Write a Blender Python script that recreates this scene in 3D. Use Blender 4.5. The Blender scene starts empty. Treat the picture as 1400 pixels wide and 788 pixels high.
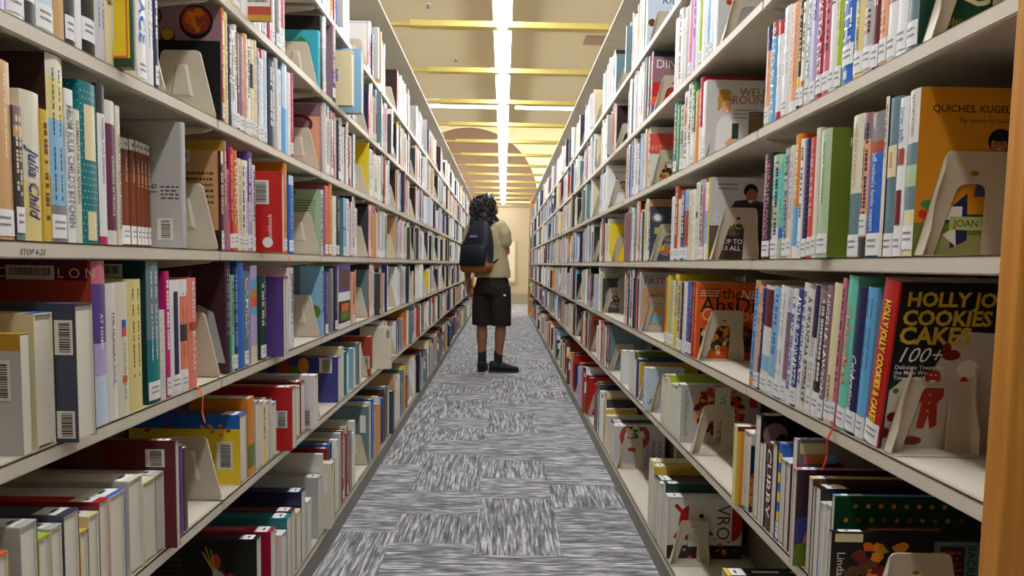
import bpy, bmesh, math, random
from mathutils import Vector, Matrix
S = bpy.context.scene
COL = S.collection
R = random.Random(11)
PI = math.pi

# ------------------------------------------------------------------ camera
EYE = 1.08
FPX = 1000.0
cam_d = bpy.data.cameras.new('camera')
cam = bpy.data.objects.new('camera', cam_d)
COL.objects.link(cam)
cam_d.sensor_width = 36.0
cam_d.lens = 36.0 * FPX / 1400.0
cam_d.shift_x = 0.0
cam_d.shift_y = 47.0 / 1400.0
cam_d.clip_start = 0.02
cam_d.clip_end = 100
ROLL = 0.017
CM = Matrix.Rotation(-0.0134, 3, 'Z') @ Matrix.Rotation(PI / 2 - math.atan(0.0798), 3, 'X') @ Matrix.Rotation(ROLL, 3, 'Z')
cam.matrix_world = Matrix.Translation((0, 0, EYE)) @ CM.to_4x4()
S.camera = cam
CMI = CM.inverted()

def px_of(p):
    q = CMI @ (Vector(p) - Vector((0, 0, EYE)))
    return 700 + FPX * q.x / -q.z, 441 - FPX * q.y / -q.z

def y_at(px, X, z):
    """distance along the aisle of the point with lateral X and height z seen at column px"""
    lo, hi = 0.15, 40.0
    a = px_of((X, lo, z))[0]; b = px_of((X, hi, z))[0]
    for _ in range(40):
        m = (lo + hi) / 2
        v = px_of((X, m, z))[0]
        if (v < px) == (X < 0): lo = m
        else: hi = m
    return (lo + hi) / 2

def z_at(py, X, Y):
    lo, hi = -0.5, 5.0
    for _ in range(40):
        m = (lo + hi) / 2
        if px_of((X, Y, m))[1] > py: lo = m
        else: hi = m
    return (lo + hi) / 2

# ------------------------------------------------------------------ world, exposure
W = bpy.data.worlds.new('world'); S.world = W
W.use_nodes = True
W.node_tree.nodes['Background'].inputs[0].default_value = (0.9, 0.88, 0.8, 1)
W.node_tree.nodes['Background'].inputs[1].default_value = 0.02
S.view_settings.view_transform = 'Standard'
S.view_settings.look = 'None'
S.view_settings.exposure = 0.0
S.view_settings.gamma = 1.0
S.view_settings.use_curve_mapping = False
LAMP_E = 36.0          # tube diffuser of the aisle lamp
CROSS_E = 5.0          # lamp that crosses the aisle
VAULT_W = 130.0         # unseen area light added to brighten the high vault at the end

# ------------------------------------------------------------------ colours and materials
def lin(c):
    return tuple(((v / 255.0) / 12.92) if v <= 10 else (((v / 255.0) + 0.055) / 1.055) ** 2.4 for v in c)

PAL = {
 'white': (236, 236, 234), 'off-white': (226, 224, 214), 'ivory': (226, 220, 196), 'cream': (230, 218, 172), 'pale yellow': (228, 212, 140),
 'yellow': (238, 208, 40), 'mustard': (214, 178, 62), 'gold': (190, 146, 50), 'amber': (224, 140, 36), 'orange': (230, 98, 30),
 'salmon': (238, 134, 108), 'peach': (236, 172, 130), 'tan': (208, 164, 112), 'brown': (96, 58, 38), 'rust': (132, 64, 34), 'dark brown': (52, 32, 26),
 'red': (190, 26, 24), 'dark red': (120, 22, 24), 'brick red': (176, 70, 48), 'crimson': (172, 24, 58), 'maroon': (98, 24, 40), 'coral': (222, 84, 70),
 'rose': (206, 110, 128), 'pink': (224, 116, 158), 'magenta': (196, 34, 112), 'mauve': (148, 112, 122), 'plum': (112, 52, 84), 'dark plum': (64, 38, 52),
 'purple': (92, 66, 140), 'lilac': (186, 172, 214), 'indigo': (62, 64, 136), 'navy': (30, 38, 84), 'blue': (40, 104, 196), 'light blue': (140, 190, 222),
 'pale blue': (200, 218, 232), 'sky blue': (96, 172, 220), 'turquoise': (60, 176, 196), 'teal': (10, 122, 128), 'dark teal': (16, 62, 66), 'slate': (104, 132, 138),
 'mint': (112, 206, 180), 'pale green': (176, 200, 160), 'green': (52, 132, 68), 'dark green': (28, 66, 46), 'olive': (102, 122, 34), 'lime': (168, 192, 50),
 'black': (20, 20, 22), 'charcoal': (64, 62, 66), 'grey': (132, 132, 134), 'pale grey': (186, 186, 184), 'light grey': (208, 208, 208), 'navy grey': (62, 68, 88),
}
def C(c):
    if isinstance(c, str): c = PAL[c]
    return lin(c)

def mat(name, col, rough=0.6, spec=0.4, metal=0.0, noise=0.0, nscale=30, bump=0.0, emit=None, estr=0):
    m = bpy.data.materials.new(name); m.use_nodes = True
    nt = m.node_tree; b = nt.nodes['Principled BSDF']
    b.inputs['Roughness'].default_value = rough
    b.inputs['Specular IOR Level'].default_value = spec
    b.inputs['Metallic'].default_value = metal
    c = tuple(C(col)) + (1,)
    b.inputs['Base Color'].default_value = c
    if noise or bump:
        tc = nt.nodes.new('ShaderNodeTexCoord')
        n = nt.nodes.new('ShaderNodeTexNoise'); n.inputs['Scale'].default_value = nscale; n.inputs['Detail'].default_value = 5
        nt.links.new(tc.outputs['Object'], n.inputs['Vector'])
        if noise:
            r = nt.nodes.new('ShaderNodeValToRGB')
            r.color_ramp.elements[0].position = 0.3; r.color_ramp.elements[1].position = 0.7
            r.color_ramp.elements[0].color = tuple(v * (1 - noise) for v in c[:3]) + (1,)
            r.color_ramp.elements[1].color = tuple(min(1, v * (1 + noise)) for v in c[:3]) + (1,)
            nt.links.new(n.outputs['Fac'], r.inputs['Fac']); nt.links.new(r.outputs['Color'], b.inputs['Base Color'])
        if bump:
            bp = nt.nodes.new('ShaderNodeBump'); bp.inputs['Strength'].default_value = bump; bp.inputs['Distance'].default_value = 0.002
            nt.links.new(n.outputs['Fac'], bp.inputs['Height']); nt.links.new(bp.outputs['Normal'], b.inputs['Normal'])
    if emit:
        b.inputs['Emission Color'].default_value = tuple(C(emit)) + (1,)
        b.inputs['Emission Strength'].default_value = estr
    return m

def mat_attr(name, rough, spec=0.5, coat=0.0):
    m = bpy.data.materials.new(name); m.use_nodes = True
    nt = m.node_tree; b = nt.nodes['Principled BSDF']
    a = nt.nodes.new('ShaderNodeAttribute'); a.attribute_name = 'Col'
    nt.links.new(a.outputs['Color'], b.inputs['Base Color'])
    b.inputs['Roughness'].default_value = rough
    b.inputs['Specular IOR Level'].default_value = spec
    b.inputs['Coat Weight'].default_value = coat
    b.inputs['Coat Roughness'].default_value = 0.18
    return m

M_COVER = mat_attr('printed_cover', 0.42, 0.4, 0.25)
M_PAGE = mat('page_paper', (222, 216, 200), 0.85, 0.2, noise=0.06, nscale=400)
M_LABEL = mat_attr('paper_sticker', 0.6, 0.3)
M_STEEL = mat('shelf_paint_beige', (212, 203, 184), 0.38, 0.5, noise=0.03, nscale=6)
M_BACK = mat('shelf_back_paint', (120, 110, 94), 0.6, 0.3)
M_PLINTH = mat('plinth_grey', (128, 126, 118), 0.5, 0.4, noise=0.04, nscale=12)
M_PLAST = mat('bookend_plastic', (206, 196, 174), 0.42, 0.45)
M_BEND = mat('bookend_enamel', (190, 180, 156), 0.4, 0.5)
M_BLACKP = mat('black_rubber', 'black', 0.6)

# ------------------------------------------------------------------ mesh helpers
class MB:
    def __init__(self): self.v = []; self.f = []; self.c = []
    def face(self, pts, col=None):
        n = len(self.v); self.v.extend(tuple(p) for p in pts); self.f.append(tuple(range(n, n + len(pts)))); self.c.append(col)
    def box(self, x0, x1, y0, y1, z0, z1, col=None):
        n = len(self.v)
        self.v.extend([(x0,y0,z0),(x1,y0,z0),(x1,y1,z0),(x0,y1,z0),(x0,y0,z1),(x1,y0,z1),(x1,y1,z1),(x0,y1,z1)])
        for q in ((0,3,2,1),(4,5,6,7),(0,1,5,4),(1,2,6,5),(2,3,7,6),(3,0,4,7)):
            self.f.append(tuple(n + i for i in q)); self.c.append(col)
    def mesh(self, name, mats):
        me = bpy.data.meshes.new(name)
        me.from_pydata(self.v, [], self.f)
        if any(c is not None for c in self.c):
            at = me.color_attributes.new('Col', 'FLOAT_COLOR', 'CORNER')
            buf = []
            for f, c in zip(self.f, self.c):
                c4 = (tuple(c) + (1.0,)) if c is not None else (0.5, 0.5, 0.5, 1)
                buf.extend(c4 * len(f))
            at.data.foreach_set('color', buf)
        for m in (mats if isinstance(mats, (list, tuple)) else [mats]): me.materials.append(m)
        me.update()
        return me
    def build(self, name, mats, parent=None, loc=None, clean=False, bevel=0, smooth=False):
        me = self.mesh(name, mats)
        if clean or bevel:
            bm = bmesh.new(); bm.from_mesh(me)
            bmesh.ops.remove_doubles(bm, verts=bm.verts, dist=1e-5)
            bmesh.ops.recalc_face_normals(bm, faces=bm.faces)
            if bevel: bmesh.ops.bevel(bm, geom=bm.edges[:], offset=bevel, segments=2, affect='EDGES', profile=0.5)
            bm.to_mesh(me); bm.free()
        if smooth: me.shade_smooth()
        o = bpy.data.objects.new(name, me); COL.objects.link(o)
        if parent is not None: o.parent = parent
        if loc is not None: o.location = loc
        return o

def empty(name, loc=(0, 0, 0), label=None, cat=None, group=None):
    o = bpy.data.objects.new(name, None); COL.objects.link(o); o.location = loc; o.empty_display_size = 0.05
    return tag(o, label, cat, group)
def tag(o, label=None, cat=None, group=None, kind=None):
    if label: o['label'] = label
    if cat: o['category'] = cat
    if group: o['group'] = group
    if kind: o['kind'] = kind
    return o
def structure(o): o['kind'] = 'structure'; return o

_txt = {}
def text_polys(s, shear=0.0, bold=0.0):
    """flat outline of a string: (points, faces, width), cap height about 0.7"""
    k = (s, shear, bold)
    if k in _txt: return _txt[k]
    cu = bpy.data.curves.new('t', 'FONT'); cu.body = s; cu.resolution_u = 2; cu.shear = shear; cu.offset = bold
    ob = bpy.data.objects.new('t', cu); COL.objects.link(ob)
    dg = bpy.context.evaluated_depsgraph_get(); dg.update()
    me = bpy.data.meshes.new_from_object(ob.evaluated_get(dg))
    vs = [(v.co.x, v.co.y) for v in me.vertices]; fs = [tuple(p.vertices) for p in me.polygons]
    bpy.data.objects.remove(ob); bpy.data.curves.remove(cu); bpy.data.meshes.remove(me)
    w = max([v[0] for v in vs] or [0.01])
    _txt[k] = (vs, fs, w)
    return _txt[k]

def put_text(mb, s, o, r, u, size, col, align='l', maxw=None, shear=0.0, stretch=1.0, bold=0.0):
    vs, fs, w = text_polys(s, shear, bold)
    k = size / 0.7
    kx = k * stretch
    if maxw and w * kx > maxw:
        q = maxw / (w * kx); kx *= q; k *= max(q, 0.75)
    off = {'l': 0, 'c': -w * kx / 2, 'r': -w * kx}[align]
    n = len(mb.v); o = Vector(o)
    for x, y in vs: mb.v.append(tuple(o + r * (x * kx + off) + u * (y * k)))
    for f in fs: mb.f.append(tuple(n + i for i in f)); mb.c.append(col)
# ------------------------------------------------------------------ the room
XL, XR = 0.634, 0.562            # shelf fronts left and right of the camera's axis
BAY, Y0 = 0.914, 0.738
NB = 16
YJ = [Y0 + BAY * i for i in range(NB + 1)]
ZS = [0.098, 0.526, 0.812, 1.100, 1.389, 1.670, 1.960]    # shelf tops, lowest first
ZCAN = 2.35
DEPTH = 0.285
YW = 20.0
ZLAMP = 2.68

def carpet():
    m = bpy.data.materials.new('carpet_tiles'); m.use_nodes = True
    nt = m.node_tree; b = nt.nodes['Principled BSDF']; L = nt.links.new
    def N(t, **k):
        n = nt.nodes.new(t)
        for a, v in k.items(): setattr(n, a, v)
        return n
    def math_(op, a=None, bb=None):
        n = N('ShaderNodeMath', operation=op)
        for i, v in enumerate((a, bb)):
            if v is None: continue
            if isinstance(v, (int, float)): n.inputs[i].default_value = v
            else: L(v, n.inputs[i])
        return n.outputs[0]
    tc = N('ShaderNodeTexCoord'); sp = N('ShaderNodeSeparateXYZ'); L(tc.outputs['Object'], sp.inputs[0])
    T = 0.33
    cx = math_('FLOOR', math_('DIVIDE', math_('ADD', sp.outputs[0], 0.09), T))
    yy = math_('ADD', sp.outputs[1], math_('MULTIPLY', cx, 0.11))
    cy = math_('FLOOR', math_('DIVIDE', yy, T))
    cb = N('ShaderNodeCombineXYZ'); L(cx, cb.inputs[0]); L(cy, cb.inputs[1]); cb.inputs[2].default_value = 3.7
    wn = N('ShaderNodeTexWhiteNoise', noise_dimensions='3D'); L(cb.outputs[0], wn.inputs['Vector'])
    pick = math_('GREATER_THAN', wn.outputs['Value'], 0.5)
    def streak(across, along, w, ln, seed):
        """yarn rows of width w; each row changes shade along itself about every ln"""
        row = math_('FLOOR', math_('DIVIDE', across, w))
        v = N('ShaderNodeCombineXYZ'); L(math_('DIVIDE', along, ln), v.inputs[0]); L(math_('MULTIPLY', row, 7.31), v.inputs[1]); v.inputs[2].default_value = seed
        n = N('ShaderNodeTexNoise'); n.inputs['Scale'].default_value = 1.0; n.inputs['Detail'].default_value = 2; n.inputs['Roughness'].default_value = 0.6
        L(v.outputs[0], n.inputs['Vector'])
        return n.outputs['Fac']
    a1 = streak(sp.outputs[0], sp.outputs[1], 0.0066, 0.15, 1.3); a2 = streak(sp.outputs[1], sp.outputs[0], 0.0095, 0.13, 5.1)
    mx = N('ShaderNodeMix', data_type='FLOAT'); L(pick, mx.inputs[0]); L(a1, mx.inputs[2]); L(a2, mx.inputs[3])
    rp = N('ShaderNodeValToRGB')
    e = rp.color_ramp.elements
    e[0].position = 0.36; e[0].color = tuple(lin((96, 96, 98))) + (1,)
    e[1].position = 0.66; e[1].color = tuple(lin((200, 200, 200))) + (1,)
    k = e.new(0.5); k.color = tuple(lin((136, 136, 138))) + (1,)
    L(mx.outputs[0], rp.inputs['Fac'])
    tint = math_('ADD', math_('MULTIPLY', wn.outputs['Value'], 0.10), 0.93)
    mm = N('ShaderNodeMix', data_type='RGBA', blend_type='MULTIPLY'); mm.inputs[0].default_value = 1
    L(rp.outputs['Color'], mm.inputs[6]); cc = N('ShaderNodeCombineColor'); L(tint, cc.inputs[0]); L(tint, cc.inputs[1]); L(tint, cc.inputs[2]); L(cc.outputs[0], mm.inputs[7])
    L(mm.outputs[2], b.inputs['Base Color'])
    bp = N('ShaderNodeBump'); bp.inputs['Strength'].default_value = 0.35; bp.inputs['Distance'].default_value = 0.003
    L(mx.outputs[0], bp.inputs['Height']); L(bp.outputs['Normal'], b.inputs['Normal'])
    b.inputs['Roughness'].default_value = 0.95; b.inputs['Specular IOR Level'].default_value = 0.1
    return m

M_CARPET = carpet()
M_CEIL = mat('ceiling_paint_tan', (200, 184, 150), 0.9, 0.1, noise=0.02, nscale=90)
M_VAULT = mat('vault_paint_cream', (236, 224, 192), 0.9, 0.1)
M_ARCH = mat('arch_paint_mauve', (138, 116, 102), 0.9, 0.1)
M_WALL = mat('wall_paint_beige', (186, 170, 138), 0.9, 0.15, noise=0.02, nscale=8)
M_WALLD = mat('baseboard_taupe', (158, 146, 118), 0.8, 0.2)
M_BEAM = mat('baffle_yellow', (208, 190, 108), 0.7, 0.25)

X0, X1, YN = -4.2, 4.2, -2.6
ZC = 3.10
YV = 11.0                        # the flat ceiling stops here; a higher vault follows
ZV = 5.1
def slab(name, a, m):
    mb = MB(); mb.box(*a); return structure(mb.build(name, m))
slab('floor', (X0, X1, YN, YW + .1, -0.08, 0), M_CARPET)
slab('ceiling', (X0, X1, YN, YV, ZC, ZC + 0.08), M_CEIL)
slab('wall_left', (X0 - .1, X0, YN, YW + .1, 0, ZV), M_WALL)
slab('wall_right', (X1, X1 + .1, YN, YW + .1, 0, ZV), M_WALL)
slab('wall_front', (X0, X1, YN - .1, YN, 0, ZC + .08), M_WALL)
slab('trim_1', (X0, X1, YV - .1, YV, ZC + .08, ZV), M_VAULT)           # upstand closing the vault
slab('trim_2', (X0, X1, YV - .1, YW + .1, ZV, ZV + .08), M_VAULT)      # roof of the vault
def back_wall():
    # lower wall with a ledge, then the tall gable with an arched recess
    mb = MB(); mb.box(X0, X1, YW, YW + .1, 0, 2.62); structure(mb.build('wall_back', M_WALL))
    mb = MB(); mb.box(X0, X1, YW - .06, YW + .1, 2.62, 2.70); structure(mb.build('trim_3', M_WALLD))
    cx, cz, r = -0.98, 2.86, 1.88
    n = 40
    arc = [(cx + r * math.cos(PI * (1 - i / n)), cz + r * math.sin(PI * (1 - i / n))) for i in range(n + 1)]
    mb = MB()
    # gable face round the arch, as strips from the arch up to the roof
    for i in range(n):
        (xa, za), (xb, zb) = arc[i], arc[i + 1]
        mb.face([(xa, YW, za), (xb, YW, zb), (xb, YW, ZV), (xa, YW, ZV)])
        mb.face([(xa, YW, za), (xb, YW, zb), (xb, YW + .14, zb), (xa, YW + .14, za)])
    mb.face([(X0, YW, 2.70), (cx - r, YW, 2.70), (cx - r, YW, ZV), (X0, YW, ZV)])
    mb.face([(cx + r, YW, 2.70), (X1, YW, 2.70), (X1, YW, ZV), (cx + r, YW, ZV)])
    for sx in (-1, 1):
        mb.face([(cx + sx * r, YW, 2.70), (cx + sx * r, YW + .14, 2.70), (cx + sx * r, YW + .14, cz), (cx + sx * r, YW, cz)])
    structure(mb.build('wall_gable', M_VAULT))
    mb = MB(); mb.box(cx - r - .05, cx + r + .05, YW + .14, YW + .2, 2.6, cz + r + .05)
    structure(mb.build('wall_recess', M_ARCH))
    mb = MB(); mb.box(X0, X1, YW - .02, YW, 0, 0.28); structure(mb.build('baseboard_back', M_WALLD))
back_wall()

# yellow baffles across the aisle, each a thing of its own
ORD = ['first', 'second', 'third', 'fourth', 'fifth', 'sixth', 'seventh', 'eighth', 'ninth', 'tenth', 'eleventh', 'twelfth', 'thirteenth', 'fourteenth', 'fifteenth', 'sixteenth',
       'seventeenth', 'eighteenth', 'nineteenth', 'twentieth', 'twenty-first', 'twenty-second', 'twenty-third', 'twenty-fourth', 'twenty-fifth', 'twenty-sixth', 'twenty-seventh', 'twenty-eighth', 'twenty-ninth', 'thirtieth']
for i in range(13):
    y = 3.215 * 1.6 + i * 0.742 * 1.6
    e = empty('ceiling_baffle', (0, y, ZLAMP), 'pale yellow ceiling baffle across the aisle, %s from the near end' % ORD[i], 'baffle', 'yellow baffles under the ceiling')
    b = MB(); b.box(-0.66, 0.74, -0.042, 0.042, -0.0, 0.04); b.build('baffle_body', M_BEAM, e, bevel=0.004)
    for s, xa, xb in ((-1, -3.2, -0.66), (1, 0.74, 3.2)):
        b = MB(); b.box(xa, xb, -0.025, 0.025, 0.006, 0.026); b.build('baffle_arm', M_BEAM, e)
    for x in (-1.6, 1.6):
        b = MB(); b.box(x - .006, x + .006, -.006, .006, 0.026, (ZC if y < YV else ZV) - ZLAMP)
        b.build('hanger_rod', M_STEEL, e)

# aisle lamp: one continuous run of tube modules
M_TUBE = mat('lamp_diffuser', (255, 255, 255), 0.4, 0.3, emit=(248, 250, 255), estr=LAMP_E)
M_TUBE2 = mat('lamp_diffuser_cross', (255, 255, 255), 0.4, 0.3, emit=(252, 252, 252), estr=CROSS_E)
M_LAMPB = mat('lamp_housing', (226, 224, 216), 0.4, 0.5)
def half_tube(mb, x, ya, yb, z, w, h):
    n = 8
    prof = [(x + w / 2 * math.cos(PI + PI * i / n), z + h * math.sin(PI + PI * i / n)) for i in range(n + 1)]
    for i in range(n):
        (xa, za), (xb, zb) = prof[i], prof[i + 1]
        mb.face([(xa, ya, za), (xb, ya, zb), (xb, yb, zb), (xa, yb, za)])
    mb.face([(a, ya, c) for a, c in prof]); mb.face([(a, yb, c) for a, c in prof][::-1])
MOD = 0.745 * 1.6
def pendant(x, label, mods=1):
    lamp = empty('pendant_lamp', (x, 0, ZLAMP + .05), label, 'lamp', 'tube lamps above the aisles')
    ya = 3.48 * 1.6 - 5 * MOD
    while ya < 19.7:
        yb = min(ya + MOD * mods, 19.75)
        b = MB(); half_tube(b, 0, ya + .008, yb - .008, 0, 0.112, 0.06); b.build('lamp_diffuser', M_TUBE, lamp)
        b = MB(); b.box(-.064, .064, ya + .002, yb - .002, 0.001, 0.03); b.build('lamp_housing', M_LAMPB, lamp)
        b = MB(); b.box(-.008, .008, (ya + yb) / 2 - .008, (ya + yb) / 2 + .008, 0.03, (ZC if (ya + yb) / 2 < YV else ZV) - ZLAMP - .05); b.build('hanger_rod', M_STEEL, lamp)
        ya += MOD * mods
pendant(-0.03, 'long white lit tube lamp running down the middle of the aisle ceiling')
pendant(-2.45, 'unseen white tube lamp added to light the ceiling, left of the left shelving range', 4)  # out of view, added so the ceiling is lit evenly
pendant(2.38, 'unseen white tube lamp added to light the ceiling, right of the right shelving range', 4)  # unseen counterpart on the right, also added to brighten the ceiling
lamp2 = empty('cross_lamp', (0, 7.9, ZLAMP + .06), 'thin white lit lamp crossing above the aisle between two yellow baffles', 'lamp')
for s in (-1, 1):
    b = MB()
    b.box(min(s * .1, s * 3.4), max(s * .1, s * 3.4), -.022, .022, -.022, 0); b.build('lamp_diffuser', M_TUBE2, lamp2, bevel=.004)
    b = MB(); b.box(min(s * .1, s * 3.4), max(s * .1, s * 3.4), -.04, .04, 0, .06); b.build('lamp_housing', M_LAMPB, lamp2)
ld = bpy.data.lights.new('vault_fill_light', 'AREA'); ld.energy = VAULT_W; ld.shape = 'RECTANGLE'; ld.size = 7; ld.size_y = .6; ld.color = (1, .95, .82)  # added fill aimed up at the gable, no fixture behind it
lo = bpy.data.objects.new('vault_fill_light', ld); COL.objects.link(lo); lo.location = (0.6, 19.0, 2.74); lo.rotation_euler = (PI - 0.25, 0, 0)

mb = MB(); mb.box(.70, .98, 6.62, 6.86, ZC - .012, ZC); structure(mb.build('ceiling_patch', mat('ceiling_patch_brown', (150, 122, 96), .9)))   # thin brown box standing for a dark patch on the ceiling
# sprinkler heads on the flat ceiling
for (x, y, t) in ((-0.62, 5.9, 'nearer small sprinkler head on the tan ceiling left of the lamp'), (-0.5, 7.4, 'farther small sprinkler head on the tan ceiling beside the cross lamp')):
    e = empty('sprinkler_head', (x, y, ZC), t, 'sprinkler')
    b = MB(); b.box(-.02, .02, -.02, .02, -.006, 0); b.build('escutcheon', M_LAMPB, e, bevel=.004)
    b = MB(); b.box(-.006, .006, -.006, .006, -.035, -.006); b.box(-.014, .014, -.014, .014, -.04, -.034); b.build('nozzle', M_PLINTH, e)

# cabinet with red marks on the far wall
e = empty('wall_cabinet', (0.16, YW - .02, 1.0), 'beige wall cabinet with red marks on the far end wall', 'cabinet')
b = MB(); b.box(-.2, .2, -.03, .02, -.45, .75); b.build('cabinet_frame', M_WALL, e, bevel=.006)
b = MB(); b.box(-.15, .15, -.04, -.03, -.38, .68); b.build('cabinet_door', mat('cabinet_cream', (222, 212, 184), .5), e, bevel=.003)
b = MB()
for dx in (-.1, -.05): b.box(dx - .012, dx + .012, -.043, -.04, .22, .5)
b.box(-.11, -.04, -.043, -.04, .2, .215)
b.build('red_lettering', mat('sign_red', 'red', .5), e)

# ------------------------------------------------------------------ shelving ranges
def wood():
    m = bpy.data.materials.new('oak_veneer'); m.use_nodes = True
    nt = m.node_tree; b = nt.nodes['Principled BSDF']; L = nt.links.new
    tc = nt.nodes.new('ShaderNodeTexCoord'); mp = nt.nodes.new('ShaderNodeMapping'); mp.inputs['Scale'].default_value = (26, 26, 1.1)
    L(tc.outputs['Object'], mp.inputs[0])
    n = nt.nodes.new('ShaderNodeTexNoise'); n.inputs['Scale'].default_value = 2.2; n.inputs['Detail'].default_value = 6; n.inputs['Distortion'].default_value = 0.6
    L(mp.outputs[0], n.inputs['Vector'])
    r = nt.nodes.new('ShaderNodeValToRGB')
    r.color_ramp.elements[0].position = .3; r.color_ramp.elements[0].color = tuple(lin((176, 112, 34))) + (1,)
    r.color_ramp.elements[1].position = .7; r.color_ramp.elements[1].color = tuple(lin((214, 150, 62))) + (1,)
    L(n.outputs['Fac'], r.inputs['Fac']); L(r.outputs['Color'], b.inputs['Base Color'])
    b.inputs['Roughness'].default_value = 0.38
    return m
M_WOOD = wood()

def shelf_mesh(sg):
    """one tray, origin at its near front top corner; sg -1 left range, +1 right range (direction away from the aisle)"""
    b = MB(); w = BAY - .004
    b.box(min(0, sg * DEPTH), max(0, sg * DEPTH), .003, w, -.006, 0)
    b.box(min(0, sg * .012), max(0, sg * .012), .003, w, -.024, 0)
    b.box(min(sg * (DEPTH - .01), sg * DEPTH), max(sg * (DEPTH - .01), sg * DEPTH), .003, w, -.024, 0)
    me = b.mesh('shelf', M_STEEL)
    bm = bmesh.new(); bm.from_mesh(me)
    bmesh.ops.bevel(bm, geom=bm.edges[:], offset=.0022, segments=2, affect='EDGES'); bm.to_mesh(me); bm.free()
    return me
def bracket_mesh(sg):
    b = MB()
    for y in (.0,):
        pts = [(0.012, -.022), (DEPTH, -.022), (DEPTH, -.05), (DEPTH - .09, -.05), (.03, -.03)]
        for yy in (y, y + .003): b.face([(sg * d, yy, z) for d, z in pts])
        for i in range(len(pts)):
            (d0, z0), (d1, z1) = pts[i], pts[(i + 1) % len(pts)]
            b.face([(sg * d0, y, z0), (sg * d1, y, z1), (sg * d1, y + .003, z1), (sg * d0, y + .003, z0)])
    return b.mesh('shelf_bracket', M_STEEL)
SHELF = {s: shelf_mesh(s) for s in (-1, 1)}
BRACK = {s: bracket_mesh(s) for s in (-1, 1)}
def link(name, me, parent, loc=(0, 0, 0)):
    o = bpy.data.objects.new(name, me); COL.objects.link(o); o.parent = parent; o.location = loc; return o
def bay_parts(sg):
    d = {}
    b = MB(); b.box(min(sg * .004, sg * .02), max(sg * .004, sg * .02), .0005, BAY - .0005, 0, ZS[0] - .022)
    b.box(min(sg * .02, sg * (DEPTH + .02)), max(sg * .02, sg * (DEPTH + .02)), 0.002, 0.01, 0, ZS[0] - .025)
    d['plinth'] = b.mesh('plinth', M_PLINTH)
    b = MB(); b.box(min(sg * (DEPTH + .006), sg * (DEPTH + .014)), max(sg * (DEPTH + .006), sg * (DEPTH + .014)), .0005, BAY - .0005, .08, ZCAN); d['back_panel'] = b.mesh('back_panel', M_BACK)
    b = MB(); b.box(min(sg * (DEPTH + .001), sg * (DEPTH + .05)), max(sg * (DEPTH + .001), sg * (DEPTH + .05)), .0005, .018, 0, ZCAN + .01); d['upright'] = b.mesh('upright', M_STEEL)
    b = MB(); b.box(min(0, sg * (DEPTH + .05)), max(0, sg * (DEPTH + .05)), .0015, BAY - .0015, ZCAN + .012, ZCAN + .022); b.box(min(0, sg * .01), max(0, sg * .01), .0015, BAY - .0015, ZCAN + .010, ZCAN + .022)
    d['canopy'] = b.mesh('canopy', M_STEEL)
    return d
BP = {s: bay_parts(s) for s in (-1, 1)}
SIDE = {-1: 'left', 1: 'right'}
BAYROOT = {}
for sg, XF in ((-1, -XL), (1, XR)):
    for i in range(NB):
        nm = 'nearest' if i == 0 else ('farthest' if i == NB - 1 else ORD[i])
        t = empty('library_shelving_bay', (XF, YJ[i], 0), '%s beige metal bookshelf bay of the %s range, full of books' % (nm, SIDE[sg]), 'bookshelf', 'bays of the %s shelving range' % SIDE[sg])
        BAYROOT[(sg, i)] = t
        for k, z in enumerate(ZS):
            s = link('shelf', SHELF[sg], t, (0, 0, z))
            if k:
                link('shelf_bracket', BRACK[sg], s, (0, .006, 0)); link('shelf_bracket', BRACK[sg], s, (0, BAY - .010, 0))
        for nme in ('plinth', 'back_panel', 'canopy', 'upright'): link(nme, BP[sg][nme], t)
        link('upright', BP[sg]['upright'], t, (0, BAY - .0185, 0))
def end_panel(sg, XF, y, proud, parent):
    b = MB(); xa, xb = XF - sg * proud, XF + sg * .60
    b.box(min(xa, xb), max(xa, xb), y, y + .03, 0, 2.46)
    o = b.build('end_panel', M_WOOD, None, bevel=.003)
    o.parent = parent; o.location = (-parent.location.x, -parent.location.y, 0)
    o['label'] = 'orange oak end panel of the shelving range'
end_panel(1, XR, YJ[0] - .036, .064, BAYROOT[(1, 0)])
end_panel(-1, -XL, YJ[0] - .036, .03, BAYROOT[(-1, 0)])
end_panel(1, XR, YJ[NB] + .006, .03, BAYROOT[(1, NB - 1)])
end_panel(-1, -XL, YJ[NB] + .006, .03, BAYROOT[(-1, NB - 1)])
# handwriting on the lip of the left eye-level shelf
b = MB(); put_text(b, 'STOP 4-20', (-XL + .0006, y_at(26, -XL, 1.085), 1.081), Vector((0, 1, 0)), Vector((0, 0, 1)), .0095, C('black'), shear=.3, maxw=.055)
o = b.build('handwritten_note', M_LABEL); o.parent = BAYROOT[(-1, 0)]; o.location = (XL, -YJ[0], 0)
# ------------------------------------------------------------------ books
UP = Vector((0, 0, 1))
def luma(c):
    c = PAL[c] if isinstance(c, str) else c
    return 0.3 * c[0] + 0.59 * c[1] + 0.11 * c[2]

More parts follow.
